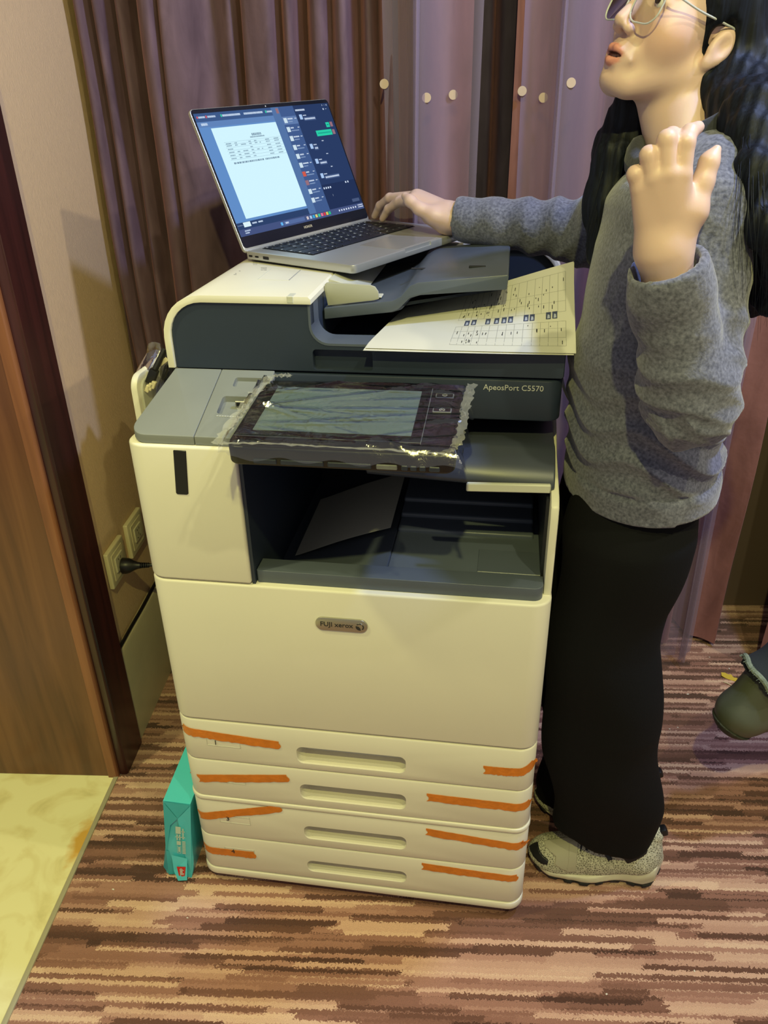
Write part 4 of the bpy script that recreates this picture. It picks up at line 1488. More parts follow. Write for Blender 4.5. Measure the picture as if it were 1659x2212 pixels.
single('blank_sheet', 'second white sheet peeking out under the printed sheet', 'paper',
       grid(NB(), lambda u, v: sheet1(u, v) + Vector((-0.003 + 0.004 * v, -0.0045 + 0.004 * u, -0.0012 - 0.0012 * (1 - v))), 24, 16, thick=-0.0002), M_PAPER, sheet1(0.5, 0) + Vector((0, -0.004, -0.002)), angle=80)
def outsheet(u, v):
    x = 0.196 + 0.166 * u
    y = 0.150 + 0.20 * v
    z = 0.681 + 0.066 * (u ** 1.15) + 0.006 * v + 0.006 * math.sin(math.pi * u)
    return (x, y, z)
single('output_sheet', 'sheet of paper lying in the lower output tray of the copier', 'paper', grid(NB(), outsheet, 18, 8, thick=-0.0002), M_PAPER, (0.28, 0.25, 0.70), angle=80)

# ------------------------------------------------------------------ wrapped ream of paper leaning on the copier
tl = at(356, 1741, Z=0.196)
tbk = at(400, 1632, Z=0.196)
yaw_r = math.atan2(-(tbk.x - tl.x), tbk.y - tl.y)
RM_ = Matrix.Rotation(yaw_r, 3, 'Z') @ Matrix.Rotation(math.radians(7.0), 3, 'Y')
TW, TL_, THH = 0.052, 0.297, 0.206
M_TEAL = mat('teal_wrapper', (84, 212, 226), rough=0.3, bump=(26, 0.5), coat=0.15)
M_TEAL2 = mat('teal_wrapper_deep', (64, 186, 198), rough=0.34, bump=(30, 0.5))
M_RED = mat('red_label', (206, 44, 32), rough=0.35)
M_WPRINT = mat('pale_print', (198, 222, 206), rough=0.5)
# corner tl is the top front left corner of the pack
Rorg = tl - RM_ @ Vector((0, 0, THH)) + Vector((0, 0, 0.0))
Rorg.z = 0.0065
rm = Thing('paper_ream', 'turquoise wrapped ream of paper leaning against the copier', 'paper ream', Rorg, rot=RM_)
w = NB()
t = NB()
bmesh.ops.create_grid(t, x_segments=1, y_segments=1, size=1)
t.free()
t = box(NB(), 0, TW, 0, TL_, 0.0, THH)
bmesh.ops.subdivide_edges(t, edges=t.edges[:], cuts=10, use_grid_fill=True)
for v in t.verts:
    x, y, z = v.co
    fr = math.sin(31 * z + 3) * math.sin(40 * x + 2) * 0.0016 + math.sin(55 * z + 17 * x) * 0.001
    if y < 0.03:
        v.co.y += fr + (0.010 * max(0, 1 - z / 0.07)) * (0.3 + 0.7 * x / TW) * -0.6
        v.co.x += 0.006 * max(0, 1 - z / 0.08) * math.sin(20 * z) * (1 - y / 0.03)
    v.co.x += 0.0014 * math.sin(27 * z + 6 * y)
bmesh.ops.recalc_face_normals(t, faces=t.faces)
rm.part('wrapper', t, M_TEAL, angle=50)
f1 = NB()
poly(f1, [(0.001, -0.0022, THH - 0.001), (TW - 0.001, -0.0022, THH - 0.001), (TW * 0.52, -0.0040, THH - 0.040)])
rm.part('end_flap', f1, M_TEAL2, smooth=False)
f1 = NB()
poly(f1, [(0.0, -0.0030, THH - 0.002), (TW * 0.52, -0.0046, THH - 0.040), (0.012, -0.0040, THH - 0.062), (0.001, -0.003, 0.05)])
rm.part('end_flap', f1, M_TEAL2, smooth=False)
f1 = NB()
poly(f1, [(TW, -0.0030, THH - 0.002), (TW, -0.003, 0.004), (TW - 0.012, -0.0042, 0.06), (TW * 0.52, -0.0046, THH - 0.040)])
rm.part('end_flap', f1, M_TEAL, smooth=False)
f1 = NB()
poly(f1, [(-0.010, 0.010, 0.0), (0.006, -0.006, 0.002), (0.002, -0.004, 0.070), (-0.004, 0.014, 0.078)])
poly(f1, [(0.006, -0.006, 0.002), (0.020, -0.002, 0.0), (0.016, 0.001, 0.06), (0.002, -0.004, 0.070)])
rm.part('loose_wrap', f1, M_TEAL2, smooth=False)
f1 = NB()
poly(f1, [(0.013, -0.0052, 0.060), (0.0440, -0.0052, 0.056), (0.0460, -0.0150, 0.004), (0.028, -0.016, 0.000), (0.018, -0.0100, 0.020)])
rm.part('bottom_flap', f1, M_TEAL, smooth=False)
rl1 = box(NB(), 0.029, 0.0465, 0.072, 0.098, THH + 0.0001, THH + 0.0010)
lab1 = rm.part('red_label', rl1, M_RED)
rm.part('label_lettering', text_bm('deli', 0.0135, (0.0375, 0.0845, THH + 0.0013), (0, -1, 0), (1, 0, 0), 0.0001, 'CENTER', 0.0003), M_PAPER, lab1, smooth=False)
rl1 = NB()
poly(rl1, [(0.024, -0.0100, 0.034), (0.042, -0.0098, 0.037), (0.041, -0.0135, 0.014), (0.030, -0.0140, 0.009)])
lab2 = rm.part('red_label', rl1, M_RED, smooth=False)
rm.part('label_lettering', text_bm('deli', 0.0115, (0.0345, -0.0126, 0.024), (0.10, -0.16, -1), (1, 0.0, 0.15), 0.0001, 'CENTER', 0.0003), M_PAPER, lab2, smooth=False)
pb_ = NB()
for (x0, x1, z0, z1) in [(0.023, 0.033, 0.126, 0.146), (0.0245, 0.027, 0.108, 0.124), (0.0295, 0.032, 0.108, 0.124), (0.0225, 0.0335, 0.115, 0.118), (0.036, 0.0385, 0.112, 0.142), (0.034, 0.0405, 0.132, 0.1345), (0.034, 0.041, 0.116, 0.1185), (0.0245, 0.0325, 0.094, 0.105), (0.0255, 0.0262, 0.070, 0.092), (0.0318, 0.0325, 0.070, 0.092), (0.0255, 0.0325, 0.070, 0.0707), (0.0275, 0.0305, 0.074, 0.089)] + [(0.0352, 0.0418, 0.070 + i * 0.0042, 0.0728 + i * 0.0042) for i in range(9)]:
    quad(pb_, (x0, -0.0062, z0), (x1, -0.0062, z0), (x1, -0.0062, z1), (x0, -0.0062, z1))
rm.part('wrapper_print', pb_, M_WPRINT, smooth=False, kind='stuff')

# ------------------------------------------------------------------ wall sockets, plug and cords (room frame)
M_SOCK = mat('yellowed_socket_plastic', (216, 206, 170), rough=0.4)
def socket(y0, y1, z0, z1, label):
    s = Thing('wall_socket', label, 'socket', (WX, (y0 + y1) / 2, z0), room=True, group='sockets on the beige wall')
    cy, cz = (y0 + y1) / 2, (z0 + z1) / 2
    pl = s.part('face_plate', prism(NB(), rrect(y0, y1, z0, z1, 0.003, 3), 'x', WX, WX + 0.0115, 0.003, 2), M_SOCK)
    s.part('recess_frame', prism(NB(), rrect(y0 + 0.014, y1 - 0.014, z0 + 0.012, z1 - 0.012, 0.003, 3), 'x', WX + 0.0112, WX + 0.0128, 0.0006, 1), M_SOCK)
    s.part('insert', prism(NB(), rrect(cy - 0.022, cy + 0.022, cz - 0.016, cz + 0.020, 0.002, 3), 'x', WX + 0.0125, WX + 0.0160, 0.0008, 1), mat('socket_insert', (200, 194, 166), rough=0.4))
    for (dy, dz, a, h) in ((-0.006, 0.011, 25, 0.006), (0.006, 0.011, -25, 0.006), (0.0, -0.001, 0, 0.007), (-0.008, -0.009, 60, 0.006), (0.008, -0.009, -60, 0.006)):
        b_ = box(NB(), WX + 0.0155, WX + 0.0163, cy + dy - 0.0009, cy + dy + 0.0009, cz + dz - h / 2, cz + dz + h / 2, rot=Matrix.Rotation(math.radians(a), 3, 'X'), piv=(WX, cy + dy, cz + dz))
        s.part('hole', b_, M_BLACK)
    return s
socket(0.421, 0.514, 0.408, 0.498, 'wall socket plate with a black plug in it, nearest the dark casing')
socket(0.549, 0.645, 0.410, 0.500, 'empty wall socket plate beside the plugged one')
PY, PZ = 0.470, 0.441
pg = Thing('power_plug', 'black round power plug and cord in the wall socket', 'plug', (WX + 0.0165, PY, PZ), room=True)
b_ = NB()
lathe(b_, [(0.0165, 0.0), (0.0185, 0.002), (0.0185, 0.010), (0.0165, 0.018), (0.0115, 0.027), (0.0080, 0.036), (0.0070, 0.042)], (WX + 0.0163, PY, PZ), (1, 0.10, -0.02), 24)
pg.part('plug_body', b_, M_BLACK)
for i in range(4):
    b_ = NB()
    c_ = Vector((WX + 0.0163, PY, PZ)) + Vector((1, 0.10, -0.02)).normalized() * (0.043 + i * 0.0048)
    lathe(b_, [(0.0055, 0), (0.0068 - 0.0003 * i, 0.0008), (0.0068 - 0.0003 * i, 0.0030), (0.0052, 0.0040)], c_, (1, 0.10, -0.02), 16)
    pg.part('strain_relief', b_, M_BLACK)
b_ = tube(NB(), [(WX + 0.058, PY + 0.0045, PZ - 0.0012), (WX + 0.090, PY + 0.010, PZ - 0.003), (WX + 0.13, PY + 0.03, PZ - 0.015), (WX + 0.19, PY + 0.10, PZ - 0.06), (WX + 0.22, PY + 0.18, PZ - 0.12), (WX + 0.30, PY + 0.225, PZ - 0.13)], 0.0036, 10, 8)
pg.part('cord', b_, M_BLACK)
b_ = tube(NB(), [(WX + 0.0085, 0.380, 0.2705), (WX + 0.0080, 0.46, 0.2703), (WX + 0.0090, 0.55, 0.2702), (WX + 0.0080, 0.64, 0.2704), (WX + 0.0090, 0.70, 0.2703), (WX + 0.0085, 0.735, 0.2703)], 0.0042, 8, 8)
single('extension_cable', 'black cord lying along the top of the stone skirting', 'cord', b_, M_BLACK, (WX + 0.0085, 0.55, 0.2663), room=True)

# cables in a clear bag hung behind the bypass tray
cb = Thing('cable_bundle', 'coiled black cables in a clear bag hanging behind the bypass tray', 'cables', (-0.055, 0.42, 0.55))
M_CABLE = mat('cable_sheath', (26, 26, 28), rough=0.35)
def cpt(px, py, y):
    return at(px, py, Y=y)
for (a_, b_, c_, r_) in [((366, 752), (352, 795), (338, 862), 0.0048), ((370, 760), (358, 800), (345, 860), 0.0042), ((372, 775), (364, 810), (352, 858), 0.0045), ((374, 795), (368, 820), (358, 850), 0.0042), ((360, 770), (354, 806), (343, 866), 0.0036)]:
    y0 = rnd.uniform(0.36, 0.42)
    p1 = cpt(c_[0], c_[1], y0)
    tb2 = tube(NB(), [cpt(a_[0], a_[1], y0 + 0.03), cpt(b_[0], b_[1], y0), p1, p1 + Vector((0.01, 0.01, -0.12)), p1 + Vector((0.03, 0.03, -0.20))], r_, 10, 8)
    cb.part('cable', tb2, M_CABLE)
p0, p1 = cpt(356, 754, 0.35), cpt(331, 806, 0.33)
cb.part('lead', tube(NB(), [p0, p0.lerp(p1, 0.5), p1], 0.0055, 12, 6), M_CABLE)
p2 = cpt(326, 822, 0.325)
pm_ = p1.lerp(p2, 0.4)
cb.part('connector', box(NB(), pm_.x - 0.008, pm_.x + 0.008, pm_.y - 0.006, pm_.y + 0.006, pm_.z - 0.015, pm_.z + 0.014, 0.002, 2, rot=Matrix.Rotation(0.5, 3, 'Y'), piv=pm_), M_BLACK)
for i in range(3):
    q = cpt(320 + 6 * i, 838 - 4 * i, 0.322)
    cb.part('clear_plug', box(NB(), q.x - 0.004, q.x + 0.004, q.y - 0.004, q.y + 0.004, q.z - 0.008, q.z + 0.006, 0.001, 1, rot=Matrix.Rotation(0.5, 3, 'Y'), piv=q), M_SOCK)
q = cpt(348, 785, 0.345)
cb.part('tie_tag', box(NB(), q.x - 0.016, q.x + 0.016, q.y - 0.001, q.y + 0.001, q.z - 0.004, q.z + 0.004, 0.0006, 1, rot=Matrix.Rotation(-0.6, 3, 'Y'), piv=q), M_SOCK)
def bag(u, v):
    a = 2 * math.pi * u
    c0, c1 = cpt(352, 752, 0.40), cpt(334, 870, 0.385)
    c = c0.lerp(c1, v)
    r_ = 0.030 + 0.012 * math.sin(math.pi * v) + 0.004 * math.sin(5 * a + 9 * v)
    return c + Vector((r_ * 1.0 * math.cos(a), r_ * 1.1 * math.sin(a), 0.006 * math.sin(3 * a)))
cb.part('clear_bag', grid(NB(), bag, 40, 16, closed_u=True), M_FILM, angle=60)
# cord hanging behind the copier's right side
single('power_cable', 'thin black cord looping out from the right rear of the copier', 'cord',
       tube(NB(), [(0.642, 0.60, 0.875), (0.644, 0.56, 0.880), (0.648, 0.50, 0.872), (0.668, 0.47, 0.845), (0.70, 0.47, 0.80), (0.72, 0.50, 0.6), (0.70, 0.56, 0.3), (0.68, 0.58, 0.05), (0.66, 0.58, 0.004)], 0.0032, 8, 8), M_BLACK, (0.66, 0.58, 0.0))

# ------------------------------------------------------------------ bits on the carpet
def floor_pt(px, py, z=0.0):
    return at(px, py, Z=z)
M_LEAF = mat('yellow_leaf', (204, 176, 52), rough=0.5)
c_ = floor_pt(1577, 1466)
lf = NB()
out = [(-0.022, 0.010), (-0.012, 0.013), (-0.004, 0.008), (0.004, 0.009), (0.009, 0.003), (0.015, 0.002), (0.022, -0.010), (0.012, -0.012), (0.0, -0.006), (-0.012, -0.002), (-0.021, 0.004)]
prism(lf, [(c_.x + x, c_.y + y) for x, y in out], 'z', 0.004, 0.005)
for v in lf.verts:
    v.co.z += 0.004 * math.sin(60 * (v.co.x - c_.x)) ** 2 + (0.006 if v.co.y > c_.y + 0.005 else 0) - 0.004
single('yellow_scrap', 'torn yellow leaf-like scrap lying on the carpet', 'scrap', lf, M_LEAF, (c_.x, c_.y, 0))
bs = NB()
a_ = floor_pt(1563, 1474)
b2 = floor_pt(1584, 1484)
tube(bs, [(a_.x, a_.y, 0.0015), ((a_.x + b2.x) / 2, (a_.y + b2.y) / 2, 0.003), (b2.x, b2.y, 0.0015)], 0.0013, 6, 4)
single('straw_bit', 'pale straw beside the yellow scrap on the carpet', 'scrap', bs, M_SOCK, (a_.x, a_.y, 0))
M_LINT = mat('lint', (214, 206, 192), rough=0.8)
for (px, py) in [(1446, 1575), (1464, 1572), (1533, 1420), (1486, 1500), (1575, 1445), (324, 1512), (318, 1508), (326, 1530), (270, 1668), (262, 1672), (820, 1925), (405, 1983), (1500, 2098), (1310, 2148), (245, 1922)]:
    c_ = floor_pt(px, py)
    s_ = rnd.uniform(0.0012, 0.0026)
    l_ = NB()
    bmesh.ops.create_icosphere(l_, subdivisions=1, radius=s_)
    an = rnd.uniform(0, 3)
    for v in l_.verts:
        v.co = Vector((c_.x, c_.y, s_ * 0.6)) + Matrix.Rotation(an, 3, 'Z') @ Vector((v.co.x * rnd.uniform(1, 2.4), v.co.y, v.co.z * 0.6))
    single('lint_speck', 'tiny pale speck of lint on the striped carpet', 'lint', l_, M_LINT, (c_.x, c_.y, 0), group='specks of lint on the carpet')
# ------------------------------------------------------------------ person at the laptop
M_SKIN = mat('skin', (226, 182, 152), rough=0.48, sss=0.12, bump=(420, 0.08), var=(30, 0.05))
def skin_material():
    m, nt, b = nodes('skin_tinted')
    N, L = nt.nodes.new, nt.links.new
    at_ = N('ShaderNodeAttribute')
    at_.attribute_name = 'tint'
    L(at_.outputs['Color'], b.inputs['Base Color'])
    b.inputs['Roughness'].default_value = 0.46
    b.inputs['Subsurface Weight'].default_value = 0.12
    b.inputs['Subsurface Radius'].default_value = (0.010, 0.004, 0.0025)
    n = N('ShaderNodeTexNoise')
    n.inputs['Scale'].default_value = 380
    tc = N('ShaderNodeTexCoord')
    L(tc.outputs['Object'], n.inputs['Vector'])
    bp = N('ShaderNodeBump')
    bp.inputs['Strength'].default_value = 0.06
    bp.inputs['Distance'].default_value = 0.001
    L(n.outputs['Fac'], bp.inputs['Height'])
    L(bp.outputs['Normal'], b.inputs['Normal'])
    return m
def knit_material(name, c1, c2):
    m, nt, b = nodes(name)
    N, L = nt.nodes.new, nt.links.new
    tc = N('ShaderNodeTexCoord')
    n = N('ShaderNodeTexNoise')
    n.inputs['Scale'].default_value = 230
    n.inputs['Detail'].default_value = 4
    L(tc.outputs['Object'], n.inputs['Vector'])
    r = N('ShaderNodeValToRGB')
    r.color_ramp.elements[0].position = 0.3
    r.color_ramp.elements[0].color = lin(c1)
    r.color_ramp.elements[1].position = 0.72
    r.color_ramp.elements[1].color = lin(c2)
    L(n.outputs['Fac'], r.inputs[0])
    L(r.outputs[0], b.inputs['Base Color'])
    b.inputs['Roughness'].default_value = 0.95
    b.inputs['Specular IOR Level'].default_value = 0.15
    b.inputs['Sheen Weight'].default_value = 0.35
    bp = N('ShaderNodeBump')
    bp.inputs['Strength'].default_value = 0.4
    bp.inputs['Distance'].default_value = 0.002
    L(n.outputs['Fac'], bp.inputs['Height'])
    L(bp.outputs['Normal'], b.inputs['Normal'])
    return m
def hair_material():
    m, nt, b = nodes('black_hair')
    N, L = nt.nodes.new, nt.links.new
    tc = N('ShaderNodeTexCoord')
    mp = N('ShaderNodeMapping')
    mp.inputs['Scale'].default_value = (120, 120, 5)
    L(tc.outputs['Object'], mp.inputs['Vector'])
    n = N('ShaderNodeTexNoise')
    n.inputs['Scale'].default_value = 2.5
    n.inputs['Detail'].default_value = 6
    n.inputs['Distortion'].default_value = 0.4
    L(mp.outputs['Vector'], n.inputs['Vector'])
    r = N('ShaderNodeValToRGB')
    r.color_ramp.elements[0].position = 0.35
    r.color_ramp.elements[0].color = lin((8, 10, 17))
    r.color_ramp.elements[1].position = 0.75
    r.color_ramp.elements[1].color = lin((22, 28, 42))
    L(n.outputs['Fac'], r.inputs[0])
    L(r.outputs[0], b.inputs['Base Color'])
    b.inputs['Roughness'].default_value = 0.55
    b.inputs['Specular IOR Level'].default_value = 0.2
    bp = N('ShaderNodeBump')
    bp.inputs['Strength'].default_value = 0.14
    bp.inputs['Distance'].default_value = 0.002
    L(n.outputs['Fac'], bp.inputs['Height'])
    L(bp.outputs['Normal'], b.inputs['Normal'])
    return m
M_SKINT = skin_material()
M_KNIT = knit_material('charcoal_wool', (74, 76, 92), (122, 124, 142))
M_HAIR = hair_material()
M_TROUS = mat('black_trouser_cloth', (11, 12, 15), rough=0.85, spec=0.2, sheen=0.0, bump=(300, 0.2))

# head frame
HAZ, HPT, HRO, HS = math.radians(33), math.radians(24), math.radians(-8), 0.90
Hf = Vector((-math.cos(HAZ) * math.cos(HPT), -math.sin(HAZ) * math.cos(HPT), math.sin(HPT)))
_l0 = Vector((math.sin(HAZ), -math.cos(HAZ), 0))
_u0 = Hf.cross(_l0)
Hl = _l0 * math.cos(HRO) + _u0 * math.sin(HRO)
Hu = Hf.cross(Hl)
HO = Vector((0.7350, 0.255, 1.4385))
def hloc(X, Y, Z):
    x, y, z = X - HO.x, Y - HO.y, Z - HO.z
    return ((x * Hf.x + y * Hf.y + z * Hf.z) / HS, (x * Hl.x + y * Hl.y + z * Hl.z) / HS, (x * Hu.x + y * Hu.y + z * Hu.z) / HS)
def hp(x, y, z):
    return HO + (Hf * x + Hl * y + Hu * z) * HS

def head_field(X, Y, Z):
    x, y, z = hloc(X, Y, Z)
    ya = np.abs(y)
    d = s_ell(x, y, z, (-0.012, 0, 0.035), (0.097, 0.074, 0.080))
    d = smin(d, s_ell(x, y, z, (0.034, 0, -0.022), (0.052, 0.057, 0.082)), 0.03)
    d = smin(d, s_cap(x, ya, z, (-0.006, 0.052, -0.048), (0.058, 0.016, -0.096), 0.018, 0.019), 0.022)
    d = smin(d, s_ell(x, y, z, (0.073, 0, -0.097), (0.016, 0.020, 0.016)), 0.016)
    d = smin(d, s_ell(x, ya, z, (0.048, 0.039, -0.026), (0.028, 0.024, 0.030)), 0.022)
    d = smin(d, s_cap(x, ya, z, (0.078, 0.036, 0.022), (0.084, 0.0, 0.020), 0.009, 0.010), 0.016)
    d = smax(d, -s_ell(x, ya, z, (0.104, 0.033, 0.003), (0.020, 0.020, 0.013)), 0.010)
    d = smin(d, s_ell(x, ya, z, (0.073, 0.031, 0.002), (0.0125, 0.015, 0.0115)), 0.004)
    d = smin(d, s_ell(x, y, z, (0.077, 0, -0.066), (0.017, 0.028, 0.024)), 0.014)
    d = smin(d, s_cap(x, y, z, (0.086, 0, 0.012), (0.1050, 0, -0.033), 0.0075, 0.0098), 0.011)
    d = smin(d, s_ell(x, ya, z, (0.0950, 0.0115, -0.0395), (0.0105, 0.0072, 0.0072)), 0.005)
    d = smax(d, -s_ell(x, ya, z, (0.1000, 0.0065, -0.0475), (0.0062, 0.0038, 0.0042)), 0.002)
    # lips, slightly parted
    d = smin(d, s_cap(x, ya, z, (0.0800, 0.0265, -0.0720), (0.0950, 0.005, -0.0645), 0.0022, 0.0058), 0.005)
    d = smin(d, s_cap(x, ya, z, (0.0790, 0.0255, -0.0740), (0.0925, 0.000, -0.0805), 0.0022, 0.0068), 0.005)
    d = smax(d, -s_ell(x, y, z, (0.0965, 0, -0.0725), (0.0160, 0.0205, 0.0028)), 0.0015)
    d = smax(d, -s_ell(x, y, z, (0.0930, 0, -0.0925), (0.0065, 0.014, 0.0045)), 0.006)
    # ears
    e = s_ell(x, ya, z, (-0.010, 0.0760, -0.012), (0.0160, 0.0070, 0.0265), [(0.97, 0.0, 0.22), (0.25, 0.95, 0.0), (-0.22, 0.0, 0.97)])
    e = smin(e, s_ell(x, ya, z, (-0.003, 0.0725, -0.036), (0.0080, 0.0055, 0.0085)), 0.006)
    e = smax(e, -s_ell(x, ya, z, (-0.0060, 0.0850, -0.012), (0.0095, 0.0070, 0.0180), [(0.97, 0.0, 0.22), (0.0, 1.0, 0.0), (-0.22, 0.0, 0.97)]), 0.003)
    d = smin(d, e, 0.005)
    # neck in copier frame
    a = hp(-0.022, 0, -0.060)
    n = s_cap(X, Y, Z, a, (0.765, 0.205, 1.270), 0.047, 0.052)
    n = smin(n, s_cap(X, Y, Z, hp(-0.02, 0.045, -0.05), (0.735, 0.185, 1.285), 0.016, 0.014), 0.02)
    return smin(d, n, 0.018)

# left hand: raised, back of the hand towards the camera
def A(px, py, y):
    return at(px, py, Y=y)
WL = A(1432, 545, -0.045)
EL = Vector((0.762, 0.005, 1.030))
mcpL = [A(1472, 378, -0.060), A(1443, 376, -0.064), A(1412, 386, -0.062), A(1382, 408, -0.056)]
pipL = [A(1481, 308, -0.058), A(1441, 302, -0.062), A(1402, 335, -0.062), A(1372, 376, -0.058)]
dipL = [A(1490, 286, -0.046), A(1452, 293, -0.044), A(1408, 332, -0.042), A(1376, 372, -0.038)]
tipL = [A(1508, 275, -0.030), A(1466, 296, -0.028), A(1417, 342, -0.026), A(1384, 380, -0.024)]
def handL(X, Y, Z):
    d = s_cap(X, Y, Z, EL.lerp(WL, 0.55), WL, 0.033, 0.0255)
    # palm: fan of tapered bones
    base = [WL + Vector((0.012, 0, 0.004)), WL + Vector((0.004, 0, 0.005)), WL + Vector((-0.004, 0, 0.005)), WL + Vector((-0.012, 0, 0.003))]
    pm = None
    for b0, m0, r in zip(base, mcpL, (0.0108, 0.0108, 0.0104, 0.0096)):
        q = s_cap(X, Y, Z, b0, m0, 0.0165, r)
        pm = q if pm is None else smin(pm, q, 0.010)
    d = smin(d, pm, 0.018)
    for m0, p0, d0, t0, r in zip(mcpL, pipL, dipL, tipL, (0.0095, 0.0097, 0.0092, 0.0084)):
        fg = chain(X, Y, Z, [m0, p0, d0, t0], [r + 0.0006, r, r * 0.86, r * 0.66], 0.003)
        d = smin(d, fg, 0.0025)
    th = chain(X, Y, Z, [WL + Vector((0.013, 0.004, 0.012)), A(1494, 455, -0.046), A(1519, 392, -0.042), A(1532, 350, -0.038), A(1548, 323, -0.034)], [0.017, 0.0160, 0.0102, 0.0092, 0.0048], 0.008)
    return smin(d, th, 0.010)

# right hand: fingers on the keyboard
WR = A(969, 474, 0.535) + Vector((0.004, 0, 0.002))
ER = Vector((0.672, 0.475, 1.160))
mcpR = [A(893, 433, 0.562), A(900, 424, 0.582), A(905, 424, 0.604), A(912, 428, 0.622)]
pipR = [A(862, 436, 0.598), A(842, 428, 0.632), A(850, 430, 0.655), A(862, 434, 0.668)]
tipR = [at(826, 473, Z=1.1605), at(809, 467, Z=1.1605), at(822, 462, Z=1.1595), at(838, 459, Z=1.1600)]
def handR(X, Y, Z):
    d = s_cap(X, Y, Z, ER.lerp(WR, 0.55), WR, 0.032, 0.0245)
    base = [WR + Vector((0, -0.012, 0)), WR + Vector((0, -0.004, 0.002)), WR + Vector((0, 0.005, 0.002)), WR + Vector((0, 0.013, 0))]
    pm = None
    for b0, m0, r in zip(base, mcpR, (0.0125, 0.0125, 0.0118, 0.0105)):
        q = s_cap(X, Y, Z, b0, m0, 0.0170, r)
        pm = q if pm is None else smin(pm, q, 0.016)
    d = smin(d, pm, 0.018)
    # heel of the hand
    d = smin(d, s_cap(X, Y, Z, WR + Vector((-0.010, 0.0, -0.006)), WR + Vector((-0.040, 0.020, 0.000)), 0.018, 0.014), 0.015)
    for m0, p0, t0, r in zip(mcpR, pipR, tipR, (0.0090, 0.0092, 0.0088, 0.0078)):
        k0 = p0.lerp(t0, 0.55) + Vector((-0.003, 0.003, 0.004))
        fg = chain(X, Y, Z, [m0, p0, k0, t0], [r + 0.0012, r, r * 0.88, r * 0.70], 0.004)
        d = smin(d, fg, 0.004)
    th = chain(X, Y, Z, [WR + Vector((-0.004, -0.016, -0.002)), A(938, 466, 0.520), A(905, 450, 0.524), A(886, 434, 0.533), A(875, 424, 0.545)], [0.016, 0.0150, 0.0105, 0.0096, 0.0070], 0.008)
    return smin(d, th, 0.009)

def lerp_tab(tab, z):
    zs = [t[0] for t in tab]
    return [np.interp(z, zs, [t[k] for t in tab]) for k in range(1, len(tab[0]))]
def s_loft(X, Y, Z, tab, shrink=0.0):
    cx, a, cy, b = lerp_tab(tab, Z)
    a = a - shrink
    b = b - shrink
    return (np.sqrt(((X - cx) / a) ** 2 + ((Y - cy) / b) ** 2) - 1) * np.minimum(a, b)

TORSO = [(0.76, 0.754, 0.114, 0.205, 0.150), (0.84, 0.752, 0.114, 0.205, 0.152), (0.90, 0.749, 0.115, 0.205, 0.154), (0.96, 0.744, 0.114, 0.205, 0.152), (1.03, 0.738, 0.108, 0.205, 0.148),
         (1.10, 0.738, 0.103, 0.205, 0.148), (1.18, 0.744, 0.100, 0.205, 0.158), (1.24, 0.752, 0.092, 0.204, 0.165), (1.28, 0.760, 0.078, 0.203, 0.130), (1.31, 0.765, 0.062, 0.203, 0.070), (1.34, 0.768, 0.05, 0.203, 0.05)]
LEGL = [(0.03, 0.772, 0.082, 0.134, 0.050), (0.075, 0.770, 0.092, 0.134, 0.054), (0.10, 0.769, 0.0945, 0.134, 0.056), (0.19, 0.764, 0.099, 0.134, 0.064), (0.30, 0.748, 0.104, 0.133, 0.074), (0.40, 0.737, 0.102, 0.132, 0.084),
        (0.50, 0.726, 0.094, 0.133, 0.082), (0.57, 0.722, 0.089, 0.134, 0.082), (0.64, 0.724, 0.090, 0.135, 0.084), (0.77, 0.737, 0.102, 0.140, 0.090), (0.84, 0.745, 0.096, 0.145, 0.076), (0.92, 0.745, 0.09, 0.15, 0.07)]
LEGR = [(z, cx - 0.002, a * (0.98 + 0.34 * max(0, (0.30 - z) / 0.30)), 0.410 - cy + 0.0, b) for (z, cx, a, cy, b) in LEGL]
SHL, SHR = Vector((0.758, 0.070, 1.245)), Vector((0.752, 0.350, 1.250))

def core_field(X, Y, Z):
    d = s_loft(X, Y, np.clip(Z, 0.76, 1.34), TORSO, 0.022)
    d = np.maximum(d, Z - 1.31)
    d = np.maximum(d, 0.875 - Z)
    lg = np.minimum(s_cap(X, Y, Z, (0.748, 0.145, 0.80), (0.742, 0.134, 0.47), 0.060, 0.048), s_cap(X, Y, Z, (0.742, 0.134, 0.47), (0.815, 0.134, 0.09), 0.048, 0.030))
    lr = np.minimum(s_cap(X, Y, Z, (0.746, 0.265, 0.80), (0.740, 0.276, 0.47), 0.060, 0.048), s_cap(X, Y, Z, (0.740, 0.276, 0.47), (0.813, 0.276, 0.09), 0.048, 0.030))
    d = smin(d, np.minimum(lg, lr), 0.03)
    ar = np.minimum(chain(X, Y, Z, [SHL, EL, EL.lerp(WL, 0.7)], [0.044, 0.036, 0.031], 0.01), chain(X, Y, Z, [SHR, ER, ER.lerp(WR, 0.7)], [0.044, 0.036, 0.031], 0.01))
    return smin(d, ar, 0.02)

pe = Thing('person', 'person with long black hair and clear glasses in charcoal sweater, typing on the laptop', 'person', (0.76, 0.205, 0.0))
def shift(me, v):
    me.transform(Matrix.Translation(-v))
    return me
parts_ = [sdf_mesh('h', head_field, (0.58, 0.06, 1.25), (0.90, 0.36, 1.60), 0.0027),
          sdf_mesh('l', handL, (0.61, -0.13, 1.12), (0.80, 0.01, 1.38), 0.0021),
          sdf_mesh('r', handR, (0.21, 0.46, 1.11), (0.57, 0.74, 1.27), 0.0022),
          sdf_mesh('c', core_field, (0.44, -0.12, 0.03), (0.92, 0.60, 1.34), 0.012)]
bmj = bmesh.new()
for q in parts_:
    bmj.from_mesh(q)
body = bpy.data.meshes.new('body')
bmj.to_mesh(body)
bmj.free()
co = np.empty(len(body.vertices) * 3, np.float32)
body.vertices.foreach_get('co', co)
co = co.reshape(-1, 3)
